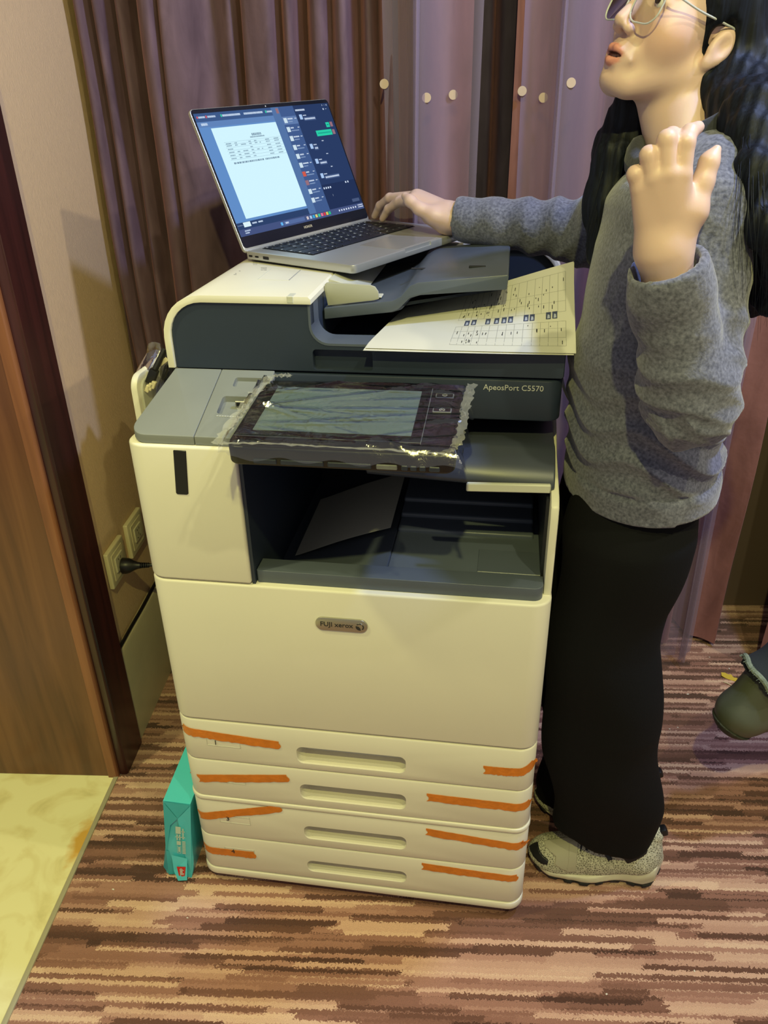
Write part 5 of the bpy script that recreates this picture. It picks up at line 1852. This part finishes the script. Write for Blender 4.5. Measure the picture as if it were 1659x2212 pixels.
hx, hy, hz = hloc(co[:, 0], co[:, 1], co[:, 2])
skin = np.array(lin((210, 178, 166))[:3])
cols_ = np.tile(skin, (len(co), 1))
def blend(mask, c):
    global cols_
    cols_ = cols_ * (1 - mask[:, None]) + np.array(lin(c)[:3])[None, :] * mask[:, None]
lip_u = s_cap(hx, np.abs(hy), hz, (0.0805, 0.0255, -0.0720), (0.0965, 0.004, -0.0647), 0.0018, 0.0054)
lip_l = s_cap(hx, np.abs(hy), hz, (0.0795, 0.0250, -0.0742), (0.0940, 0.000, -0.0805), 0.0018, 0.0064)
blend(np.clip(1 - (np.minimum(lip_u, lip_l) - 0.0008) / 0.0012, 0, 1), (204, 138, 126))
blend(np.clip(1 - (s_ell(hx, hy, hz, (0.092, 0, -0.0722), (0.0060, 0.015, 0.0030))) / 0.001, 0, 1), (60, 28, 28))
blend(np.clip(1 - s_ell(hx, np.abs(hy), hz, (0.055, 0.042, -0.03), (0.02, 0.02, 0.02)) / 0.02, 0, 1) * 0.25, (226, 156, 132))
# nails
for t0, d0 in zip(tipR[:2], pipR[:2]):
    dn = np.sqrt(((co - np.array(t0 + Vector((0.001, -0.001, 0.006)))) ** 2).sum(1))
    blend(np.clip(1 - (dn - 0.0048) / 0.0015, 0, 1) * 0.6, (238, 196, 180))
ca = body.color_attributes.new('tint', 'FLOAT_COLOR', 'POINT')
ca.data.foreach_set('color', np.c_[cols_, np.ones(len(co))].astype(np.float32).ravel())
body.polygons.foreach_set('use_smooth', [True] * len(body.polygons))
pe.link('body', shift(body, pe.org), M_SKINT)
# eyes
M_EYE = mat('eye_white', (226, 222, 216), rough=0.15)
M_IRIS = mat('iris', (42, 28, 20), rough=0.1)
M_BROW = mat('eyebrow', (30, 26, 26), rough=0.8)
for s in (-1, 1):
    b_ = NB()
    bmesh.ops.create_uvsphere(b_, u_segments=16, v_segments=10, radius=0.0098 * HS)
    bmesh.ops.translate(b_, verts=b_.verts, vec=hp(0.0772, s * 0.031, 0.0015))
    ey = pe.part('eye', b_, M_EYE)
    b_ = lathe(NB(), [(0.0052, 0), (0.0048, 0.0010), (0.0001, 0.0016)], hp(0.0868, s * 0.031, 0.0022), Hf, 16)
    pe.part('iris', b_, M_IRIS, ey)
    b_ = tube(NB(), [hp(0.0890, s * 0.014, 0.0200), hp(0.0885, s * 0.030, 0.0245), hp(0.0770, s * 0.047, 0.0210)], lambda t: 0.0030 * (1 - 0.5 * t), 6, 5)
    pe.part('eyebrow', b_, M_BROW)

# glasses
M_GFRAME = mat('clear_frame', (206, 208, 206), rough=0.15, metal=0.25, coat=0.4)
def lens_material():
    m = bpy.data.materials.new('lens_glass')
    m.use_nodes = True
    nt = m.node_tree
    nt.nodes.clear()
    N, L = nt.nodes.new, nt.links.new
    t_ = N('ShaderNodeBsdfTransparent')
    t_.inputs[0].default_value = (0.96, 0.98, 0.97, 1)
    g_ = N('ShaderNodeBsdfGlossy')
    g_.inputs['Roughness'].default_value = 0.03
    f_ = N('ShaderNodeFresnel')
    f_.inputs['IOR'].default_value = 1.5
    x_ = N('ShaderNodeMixShader')
    L(f_.outputs[0], x_.inputs[0])
    L(t_.outputs[0], x_.inputs[1])
    L(g_.outputs[0], x_.inputs[2])
    o_ = N('ShaderNodeOutputMaterial')
    L(x_.outputs[0], o_.inputs[0])
    return m
M_LENS = lens_material()
gls = None
for s in (-1, 1):
    ring = []
    for (py_, pz_) in rrect(0.0075, 0.0575, -0.0330, 0.0130, 0.017, 6):
        ring.append(hp(0.1030 - 0.16 * max(0, py_ - 0.01) - 0.10 * (pz_ < 0) * 0, s * py_, pz_))
    ring.append(ring[0])
    g = pe.part('glasses_rim', tube(NB(), ring, 0.0011, 8, 0, caps=False), M_GFRAME, gls)
    if gls is None:
        gls = g
        g.name = 'glasses'
    b_ = NB()
    poly(b_, ring[:-1])
    pe.part('lens', b_, M_LENS, gls, smooth=False)
    pe.part('temple', tube(NB(), [hp(0.0950, s * 0.0575, 0.0060), hp(0.085, s * 0.0690, 0.0065), hp(0.05, s * 0.0745, 0.0070), hp(0.004, s * 0.0780, 0.0120), hp(-0.016, s * 0.0790, 0.0120), hp(-0.028, s * 0.0775, -0.006)], 0.0013, 8, 6), M_GFRAME, gls)
pe.part('bridge', tube(NB(), [hp(0.1030, -0.0080, 0.000), hp(0.1062, 0, 0.0045), hp(0.1030, 0.0080, 0.000)], 0.0014, 8, 5), M_GFRAME, gls)

# hair
def hair_field(X, Y, Z):
    x, y, z = hloc(X, Y, Z)
    cap_ = s_ell(x, y, z, (-0.016, 0, 0.040), (0.110, 0.087, 0.093))
    g_ = (x - (0.012 + 0.78 * (z + 0.012))) * 0.8
    cap_ = smax(cap_, g_, 0.008)
    # falls: behind the near shoulder, down the back, and forward of the far shoulder
    f1 = chain(X, Y, Z, [hp(-0.052, 0.058, 0.01), hp(-0.055, 0.062, -0.045), (0.822, 0.130, 1.330), (0.842, 0.085, 1.250), (0.856, 0.072, 1.200), (0.858, 0.070, 1.150)], [0.032, 0.034, 0.046, 0.052, 0.048, 0.030], 0.03)
    f2 = chain(X, Y, Z, [hp(-0.085, 0, 0.01), (0.835, 0.24, 1.36), (0.862, 0.22, 1.24), (0.868, 0.21, 1.13)], [0.05, 0.056, 0.060, 0.040], 0.03)
    f4 = chain(X, Y, Z, [(0.80, 0.115, 1.345), (0.800, 0.050, 1.285), (0.812, 0.018, 1.235), (0.826, 0.014, 1.180)], [0.030, 0.022, 0.018, 0.006], 0.02)
    p0, p1, p2, p3 = A(1365, 235, 0.290), A(1335, 330, 0.285), A(1312, 440, 0.270), A(1285, 560, 0.255)
    f3 = chain(X, Y, Z, [hp(-0.03, -0.066, 0.0), p0, p1, p2, p3], [0.022, 0.024, 0.032, 0.030, 0.010], 0.02)
    d = smin(cap_, smin(f1, f2, 0.03), 0.03)
    d = smin(d, f3, 0.02)
    d = smin(d, f4, 0.015)
    # ear stays free
    d = smax(d, -s_ell(x, y, z, (0.000, 0.090, -0.016), (0.021, 0.030, 0.036)), 0.006)
    d = d + 0.0022 * np.sin(150 * (X * 0.6 + Y) + 5 * np.sin(9 * Z)) * np.clip((1.50 - Z) * 8, 0.2, 1) + 0.0012 * np.sin(330 * (X - 0.7 * Y) + 4 * np.sin(14 * Z))
    return d
hm = sdf_mesh('hair', hair_field, (0.60, -0.03, 1.06), (0.95, 0.40, 1.60), 0.0036)
hr_ = pe.link('hair', shift(hm, pe.org), M_HAIR)
r5 = random.Random(21)
st_ = NB()
for i in range(46):
    a = r5.random()
    if i < 30:
        o_ = Vector((r5.uniform(-0.040, 0.020), r5.uniform(-0.012, 0.012), r5.uniform(-0.006, 0.006)))
        s0 = Vector((0.806, 0.070, 1.325)) + o_ * 0.6
        s1 = Vector((0.812, 0.012, 1.265)) + o_
        s2 = Vector((0.820, 0.000, 1.205)) + o_ + Vector((r5.uniform(-0.006, 0.006), 0, 0))
        s3 = Vector((0.830, 0.004, 1.135)) + o_ + Vector((r5.uniform(-0.010, 0.010), 0, r5.uniform(-0.02, 0.03)))
    else:
        o_ = r5.uniform(-20, 20)
        s0 = A(1345 + o_ * 0.6, 270, 0.272)
        s1 = A(1318 + o_, 380, 0.250)
        s2 = A(1290 + o_ * 1.1 + r5.uniform(-3, 3), 490, 0.240)
        s3 = A(1272 + o_ * 1.2 + r5.uniform(-5, 5), 575 + r5.uniform(-15, 15), 0.235)
    tube(st_, [s0, s1, s2, s3], lambda t: 0.00045 * (1.2 - t), 4, 5)
pe.part('hair_strands', st_, M_HAIR, hr_, kind='stuff')

# sweater
CL = WL + (EL - WL).normalized() * 0.012
CR = WR + (ER - WR).normalized() * 0.010
dL = (WL - EL).normalized()
dR = (WR - ER).normalized()
def sweater_field(X, Y, Z):
    t_ = s_loft(X, Y, np.clip(Z, 0.76, 1.34), TORSO)
    t_ = smax(t_, Z - 1.322, 0.01)
    # waist folds
    fz = np.clip((1.06 - Z) / 0.12, 0, 1) * np.clip((Z - 0.845) / 0.05, 0.12, 1)
    wv = 135 * Z + 26 * X + 3.0 * np.sin(15 * X + 10 * Y) + 2.0 * np.sin(31 * Y - 22 * X)
    t_ = t_ + fz * (0.0090 * (np.abs(np.sin(wv * 0.5)) - 0.55)) + 0.0050 * np.sin(23 * Z + 17 * X + 11 * Y + np.sin(30 * Z)) * np.clip((Z - 0.88) * 10, 0, 1)
    al = s_cap(X, Y, Z, EL, CL, 0.057, 0.0430)
    sl = ((X - EL.x) * dL.x + (Y - EL.y) * dL.y + (Z - EL.z) * dL.z)
    al = al + 0.0085 * (np.abs(np.sin(74 * sl + 30 * X - 14 * Y + 0.6 + np.sin(40 * X))) - 0.5) * np.exp(-(sl / 0.10) ** 2) + 0.0035 * np.sin(48 * Z - 45 * X + 2 * np.sin(25 * X))
    al = smax(al, (X - CL.x) * dL.x + (Y - CL.y) * dL.y + (Z - CL.z) * dL.z, 0.003)
    ua = s_cap(X, Y, Z, SHL, EL, 0.056, 0.056) + 0.0095 * (np.abs(np.sin(66 * Z + 48 * X + 16 * Y + 0.9 * np.sin(60 * X))) - 0.5) * np.clip((1.20 - Z) * 9, 0.15, 1)
    al = smin(al, ua, 0.012)
    ar = chain(X, Y, Z, [SHR, ER, CR], [0.066, 0.054, 0.0370], 0.03)
    sr = ((X - ER.x) * dR.x + (Y - ER.y) * dR.y + (Z - ER.z) * dR.z)
    ar = ar + 0.0060 * (np.abs(np.sin(64 * sr + 28 * Z + 0.8 * np.sin(50 * Z))) - 0.5) * np.clip(1.2 - sr / 0.2, 0.25, 1) + 0.002 * np.sin(110 * sr - 30 * Z + 2)
    ar = smax(ar, (X - CR.x) * dR.x + (Y - CR.y) * dR.y + (Z - CR.z) * dR.z, 0.003)
    d = smin(t_, s_cap(X, Y, Z, (0.768, 0.10, 1.285), (0.764, 0.31, 1.285), 0.042, 0.042), 0.04)
    d = smin(d, al, 0.022)
    d = smin(d, ar, 0.03)
    hem = Z - 0.835 - 0.010 * np.sin(7 * X)
    d = smax(d, -hem, 0.004)
    d = d - 0.0030 * ((hem > 0.0) & (hem < 0.040)) * 1.0
    d = d + 0.0032 * np.exp(-((hem - 0.040) / 0.0045) ** 2)
    # hollow cuffs and hem
    d = smax(d, -s_cap(X, Y, Z, CL - dL * 0.05, CL + dL * 0.06, 0.032, 0.040), 0.002)
    d = smax(d, -s_cap(X, Y, Z, CR - dR * 0.05, CR + dR * 0.06, 0.028, 0.033), 0.002)
    # neck hole
    d = smax(d, -s_cap(X, Y, Z, (0.760, 0.204, 1.29), (0.735, 0.204, 1.40), 0.050, 0.060), 0.004)
    return d
sm_ = sdf_mesh('sweater', sweater_field, (0.42, -0.13, 0.79), (0.92, 0.62, 1.36), 0.0042)
sw = pe.link('sweater', shift(sm_, pe.org), M_KNIT, label='charcoal wool sweater')
# loose collar
M_COLLAR = mat('collar_knit', (40, 42, 50), rough=0.9, bump=(260, 0.4), sheen=0.2)
def collar(u, v):
    a = 2 * math.pi * u
    b = 2 * math.pi * v
    c = Vector((0.752 + 0.066 * math.cos(a), 0.205 + 0.066 * math.sin(a), 1.318 - 0.030 * (-math.cos(a)) * 1.0 + 0.006 * math.sin(3 * a)))
    rr = 0.015 + 0.003 * math.sin(5 * a)
    out = Vector((math.cos(a), math.sin(a), 0))
    return c + out * (rr * 0.75 * math.cos(b)) + Vector((0, 0, rr * 1.35 * math.sin(b)))
pe.part('collar', grid(NB(), collar, 48, 12, closed_u=True), M_COLLAR, sw, angle=90)

# trousers
def trouser_field(X, Y, Z):
    l_ = s_loft(X, Y, np.clip(Z, 0.03, 0.92), LEGL)
    r_ = s_loft(X, Y, np.clip(Z, 0.03, 0.92), LEGR)
    w_ = 0.0035 * np.sin(26 * Z + 14 * X) + 0.0025 * np.sin(11 * Z - 40 * X)
    d = np.minimum(l_, r_)
    up_ = np.clip((Z - 0.70) / 0.12, 0, 1)
    d = d * (1 - up_) + smin(l_, r_, 0.05) * up_
    d = d + w_
    hem_ = np.where(Y < 0.21, np.interp(X, [0.66, 0.70, 0.74, 0.79, 0.84, 0.87], [0.130, 0.128, 0.112, 0.092, 0.088, 0.100]), 0.030)
    d = smax(d, hem_ + 0.003 * np.sin(90 * X) - Z, 0.006)
    return smax(d, Z - 0.885, 0.01)
tm = sdf_mesh('trousers', trouser_field, (0.60, 0.02, 0.04), (0.90, 0.40, 0.93), 0.006)
pe.link('trousers', shift(tm, pe.org), M_TROUS, label='wide black trousers')

# shoes
def poly_sdf(px_, pz_, pts):
    d = None
    inside = np.zeros(px_.shape, bool)
    n = len(pts)
    for i in range(n):
        (x0, z0), (x1, z1) = pts[i], pts[(i + 1) % n]
        ex, ez = x1 - x0, z1 - z0
        t = np.clip(((px_ - x0) * ex + (pz_ - z0) * ez) / (ex * ex + ez * ez + 1e-12), 0, 1)
        q = (px_ - x0 - t * ex) ** 2 + (pz_ - z0 - t * ez) ** 2
        d = q if d is None else np.minimum(d, q)
        cond = (z0 > pz_) != (z1 > pz_)
        xi = x0 + (pz_ - z0) / (z1 - z0 if z1 != z0 else 1e-9) * ex
        inside ^= cond & (px_ < xi)
    d = np.sqrt(d)
    return np.where(inside, -d, d)
SX0, SX1, SCY = 0.633, 0.890, 0.134      # toe, heel
def sole_half(x):
    s = (x - SX0) / (SX1 - SX0)
    return np.interp(s, [0, 0.06, 0.15, 0.30, 0.45, 0.62, 0.80, 0.93, 1.0], [0.0, 0.024, 0.038, 0.047, 0.044, 0.036, 0.036, 0.030, 0.0])
def sole_bot(x):
    s = (x - SX0) / (SX1 - SX0)
    return np.interp(s, [0, 0.10, 0.25, 0.40, 0.55, 0.70, 0.85, 1.0], [0.026, 0.012, 0.004, 0.003, 0.009, 0.010, 0.004, 0.020])
def sole_top(x):
    s = (x - SX0) / (SX1 - SX0)
    return np.interp(s, [0, 0.10, 0.25, 0.40, 0.55, 0.70, 0.85, 0.95, 1.0], [0.040, 0.030, 0.025, 0.026, 0.034, 0.042, 0.052, 0.066, 0.070])
def upper_f(X, Y, Z):
    x, y, z = X, Y - SCY, Z
    d = s_ell(x, y, z, (0.690, 0, 0.030), (0.058, 0.042, 0.040))
    d = smin(d, s_ell(x, y, z, (0.755, 0, 0.045), (0.075, 0.042, 0.048)), 0.02)
    d = smin(d, s_ell(x, y, z, (0.835, 0, 0.055), (0.052, 0.037, 0.058)), 0.02)
    d = smin(d, s_cap(x, y, z, (0.845, 0, 0.06), (0.862, 0, 0.118), 0.034, 0.020), 0.02)
    d = smax(d, sole_top(X) - 0.008 - Z, 0.003)
    d = smax(d, -s_cap(x, y, z, (0.815, 0, 0.105), (0.800, 0, 0.20), 0.026, 0.05), 0.006)
    return d
def sole_f(X, Y, Z, lo_, hi_, grow=0.0):
    h = sole_half(X) + grow + 0.003 * np.sin(60 * X)
    d = np.maximum(np.abs(Y - SCY) - h, np.maximum(SX0 - X, X - SX1))
    d = smax(d, np.maximum(lo_(X) - Z, Z - hi_(X)), 0.006)
    return d
def shoe(offx, offy):
    bx = ((SX0 - 0.012, SCY - 0.062, -0.004), (SX1 + 0.016, SCY + 0.062, 0.145))
    T_ = Matrix.Translation(Vector((offx, offy, 0)) - pe.org)
    def mk(f, h=0.0026):
        me = sdf_mesh('shoe', f, bx[0], bx[1], h)
        me.transform(T_)
        return me
    up_ = pe.link('shoe', mk(upper_f), M_MESHFAB, label='grey mesh running shoe with black accents')
    pe.link('midsole', mk(lambda X, Y, Z: sole_f(X, Y, Z, lambda x: sole_bot(x) + 0.006, sole_top, 0.001 ) + 0.0012 * np.sin(150 * (Z - 0.35 * X))), M_SOLE, up_)
    pe.link('outsole', mk(lambda X, Y, Z: sole_f(X, Y, Z, sole_bot, lambda x: sole_bot(x) + 0.0085, 0.002) + 0.0022 * (np.sin(210 * X) > 0.2)), M_RUBBER, up_)
    def pxp(cx, cy, y=0.092):
        p = at(1120 + 0.20494 * cx, 1720 + 0.20494 * cy, Y=y)
        return (p.x, p.z)
    def patch(nm, pts, m, th, side=-1):
        pp_ = [pxp(*q) for q in pts]
        me = mk(lambda X, Y, Z: np.maximum(np.maximum(upper_f(X, Y, Z) - th, poly_sdf(X, Z, pp_)), -(upper_f(X, Y, Z) + 0.003)) if side == 0 else np.maximum(np.maximum(np.maximum(upper_f(X, Y, Z) - th, poly_sdf(X, Z, pp_)), -(upper_f(X, Y, Z) + 0.003)), Y - SCY), 0.0018)
        pe.link(nm, me, m, up_)
    patch('toe_guard', [(60, 560), (110, 550), (195, 600), (188, 655), (240, 690), (318, 712), (305, 745), (230, 745), (60, 700)], M_BLACK, 0.0022)
    patch('overlay', [(120, 545), (240, 580), (250, 650), (390, 690), (380, 740), (500, 790), (560, 790), (640, 600), (560, 600), (470, 590), (420, 560), (350, 400), (330, 420), (400, 600), (300, 610), (200, 560)], M_OVER, 0.0016)
    patch('side_panel', [(540, 620), (640, 600), (600, 800), (500, 800)], M_OVER, 0.0020)
    patch('stripe', [(850, 600), (900, 615), (1000, 715), (950, 720)], M_BLACK, 0.0020)
    patch('stripe', [(1000, 640), (1170, 600), (1150, 640), (1080, 680), (1110, 700), (1060, 720), (1010, 690)], M_OVER, 0.0022)
    patch('heel_counter', [(1100, 690), (1200, 640), (1330, 610), (1400, 480), (1430, 520), (1360, 660), (1150, 740)], M_BLACK, 0.0022)
    lc = NB()
    for i in range(5):
        xx_ = 0.722 + i * 0.011
        zz_ = 0.084 + i * 0.0045
        tube(lc, [(offx + xx_ - 0.004, offy + SCY - 0.026, zz_ - 0.012), (offx + xx_, offy + SCY - 0.010, zz_ + 0.001), (offx + xx_ + 0.004, offy + SCY + 0.012, zz_ + 0.001), (offx + xx_ + 0.002, offy + SCY + 0.026, zz_ - 0.012)], 0.0026, 6, 4)
    pe.part('laces', lc, M_BLACK, up_)
    pe.part('pull_tab', box(NB(), offx + 0.868, offx + 0.890, offy + SCY - 0.009, offy + SCY + 0.009, 0.115, 0.131, 0.004, 2, rot=Matrix.Rotation(math.radians(-28), 3, 'Y'), piv=(offx + 0.868, offy + SCY, 0.12)), M_BLACK, up_)
def mesh_fabric():
    m, nt, b = nodes('shoe_mesh_fabric')
    N, L = nt.nodes.new, nt.links.new
    tc = N('ShaderNodeTexCoord')
    vo = N('ShaderNodeTexVoronoi')
    vo.feature = 'DISTANCE_TO_EDGE'
    vo.inputs['Scale'].default_value = 230
    L(tc.outputs['Object'], vo.inputs['Vector'])
    r = N('ShaderNodeValToRGB')
    r.color_ramp.elements[0].position = 0.02
    r.color_ramp.elements[0].color = lin((206, 204, 182))
    r.color_ramp.elements[1].position = 0.22
    r.color_ramp.elements[1].color = lin((128, 126, 110))
    L(vo.outputs['Distance'], r.inputs[0])
    L(r.outputs[0], b.inputs['Base Color'])
    b.inputs['Roughness'].default_value = 0.85
    bp = N('ShaderNodeBump')
    bp.invert = True
    bp.inputs['Strength'].default_value = 0.6
    bp.inputs['Distance'].default_value = 0.002
    L(vo.outputs['Distance'], bp.inputs['Height'])
    L(bp.outputs['Normal'], b.inputs['Normal'])
    return m
M_MESHFAB = mesh_fabric()
M_SOLE = mat('cream_foam', (206, 202, 178), rough=0.6, var=(20, 0.06))
M_OVER = mat('grey_overlay', (176, 172, 152), rough=0.55)
shoe(0.0, 0.0)
shoe(0.014, 0.146)
# ------------------------------------------------------------------ second, seated person: crossed leg reaching into view
M_DENIM = mat('dark_denim', (44, 50, 56), rough=0.9, bump=(500, 0.3))
M_HEMF = mat('frayed_hem', (128, 140, 122), rough=0.95, bump=(420, 0.8), var=(160, 0.25))
M_CLOG = mat('olive_shoe_leather', (84, 88, 70), rough=0.42, var=(14, 0.08))
M_CLOGS = mat('olive_shoe_sole', (56, 60, 48), rough=0.6)
HY = 0.255
hl = at(1598, 1542, Y=HY)                  # heel centre
ank = at(1650, 1462, Y=HY + 0.01)
tdir = Vector((0.93, 0.30, 0.12)).normalized()
sdir = Vector((-0.45, -0.10, -0.88)).normalized()
knee = ank + Vector((0.34, 0.06, 0.30))
toe = hl + tdir * 0.19
hip = knee + Vector((0.36, 0.10, -0.05))
p2 = Thing('person', 'seated person in dark trousers, one olive shoe hanging over the carpet below a frayed hem', 'person', (hip.x, hip.y, 0.0))
def shoe2(X, Y, Z):
    d = s_cap(X, Y, Z, hl, hl + tdir * 0.09, 0.043, 0.040)
    d = smin(d, s_cap(X, Y, Z, hl + tdir * 0.09, toe, 0.040, 0.034), 0.03)
    d = smin(d, s_cap(X, Y, Z, hl + Vector((0.005, 0, 0.01)), ank + Vector((0.004, 0, -0.004)), 0.042, 0.036), 0.02)
    return d
def sole2(X, Y, Z):
    h = (X - hl.x) * sdir.x + (Y - hl.y) * sdir.y + (Z - hl.z) * sdir.z
    return np.maximum(shoe2(X, Y, Z) - 0.0035, np.abs(h - 0.034) - 0.0095)
lo = (hl.x - 0.07, hl.y - 0.07, hl.z - 0.08)
hi = (hl.x + 0.26, hl.y + 0.13, hl.z + 0.12)
def legf(X, Y, Z):
    d = s_cap(X, Y, Z, ank + Vector((0.006, 0.002, 0.006)), knee, 0.046, 0.070)
    d = smin(d, s_cap(X, Y, Z, knee, hip, 0.072, 0.095), 0.03)
    d = d + 0.003 * np.sin(60 * Z + 30 * X)
    return smax(d, -s_cap(X, Y, Z, ank - (knee - ank).normalized() * 0.06, ank + (knee - ank).normalized() * 0.03, 0.046, 0.030), 0.003)
def skinf(X, Y, Z):
    d = s_cap(X, Y, Z, hl + Vector((0.01, 0, 0.02)), ank + (knee - ank).normalized() * 0.06, 0.034, 0.030)
    return smin(d, s_cap(X, Y, Z, ank, knee, 0.030, 0.05), 0.02)
p2.link('body', shift(sdf_mesh('b', skinf, (hl.x - 0.05, hl.y - 0.08, hl.z - 0.06), (knee.x + 0.08, knee.y + 0.08, knee.z + 0.08), 0.008), p2.org), M_SKIN)
s2 = p2.link('shoe', shift(sdf_mesh('s', shoe2, lo, hi, 0.004), p2.org), M_CLOG, label='olive shoe seen from the heel')
p2.link('sole', shift(sdf_mesh('s', sole2, lo, hi, 0.003), p2.org), M_CLOGS, s2)
for k, (a0, off) in enumerate(((0.2, 0.018), (0.8, 0.032))):
    pts = []
    for i in range(9):
        a = math.radians(-70 + 140 * i / 8)
        c = hl + tdir * off
        s_ = tdir.cross(sdir).normalized()
        pts.append(c + (-sdir * math.cos(a) + s_ * math.sin(a)) * 0.0425)
    p2.part('seam', tube(NB(), pts, 0.0012, 6, 3), M_CLOGS, s2)
p2.link('trouser_leg', shift(sdf_mesh('t', legf, (ank.x - 0.10, ank.y - 0.10, ank.z - 0.09), (hip.x + 0.12, hip.y + 0.14, knee.z + 0.11), 0.0052), p2.org), M_DENIM, label='dark denim trouser leg')
ax_ = (knee - ank).normalized()
u_ = ax_.orthogonal().normalized()
w_ = ax_.cross(u_)
r6 = random.Random(9)
ring = []
for i in range(40):
    a = 2 * math.pi * i / 40
    ring.append(ank + ax_ * (-0.004 + 0.002 * math.sin(5 * a)) + (u_ * math.cos(a) + w_ * math.sin(a)) * (0.0475 + 0.0016 * math.sin(9 * a)))
ring.append(ring[0])
tl_ = p2.part('frayed_hem', tube(NB(), ring, 0.0052, 8, 0, caps=False), M_HEMF)
fz_ = NB()
for i in range(160):
    a = 2 * math.pi * r6.random()
    p = ank + (u_ * math.cos(a) + w_ * math.sin(a)) * 0.049
    q = p - ax_ * r6.uniform(0.005, 0.012) + (u_ * math.cos(a) + w_ * math.sin(a)) * r6.uniform(-0.002, 0.006)
    tube(fz_, [p, q], 0.0005, 4, 0)
p2.part('loose_threads', fz_, M_HEMF, tl_, kind='stuff')
# the other leg, standing on the floor beyond the frame
knee2 = Vector((knee.x + 0.02, knee.y + 0.05, knee.z - 0.14))
foot2 = Vector((knee2.x + 0.04, knee2.y + 0.04, 0.0))
def leg2(X, Y, Z):
    d = s_cap(X, Y, Z, (foot2.x, foot2.y, 0.09), knee2, 0.050, 0.068)
    return smin(d, s_cap(X, Y, Z, knee2, hip + Vector((0, 0.12, -0.05)), 0.072, 0.095), 0.03)
p2.link('trouser_leg', shift(sdf_mesh('t', leg2, (knee2.x - 0.12, knee2.y - 0.12, 0.03), (hip.x + 0.12, hip.y + 0.24, knee2.z + 0.2), 0.010), p2.org), M_DENIM)
def shoe3(X, Y, Z):
    d = s_cap(X, Y, Z, (foot2.x + 0.03, foot2.y, 0.044), (foot2.x - 0.13, foot2.y - 0.03, 0.036), 0.044, 0.034)
    d = smin(d, s_cap(X, Y, Z, (foot2.x + 0.01, foot2.y, 0.05), (foot2.x, foot2.y, 0.10), 0.042, 0.036), 0.02)
    return smax(d, -Z, 0.004)
p2.link('shoe', shift(sdf_mesh('s', shoe3, (foot2.x - 0.2, foot2.y - 0.1, -0.01), (foot2.x + 0.1, foot2.y + 0.07, 0.16), 0.006), p2.org), M_CLOG)
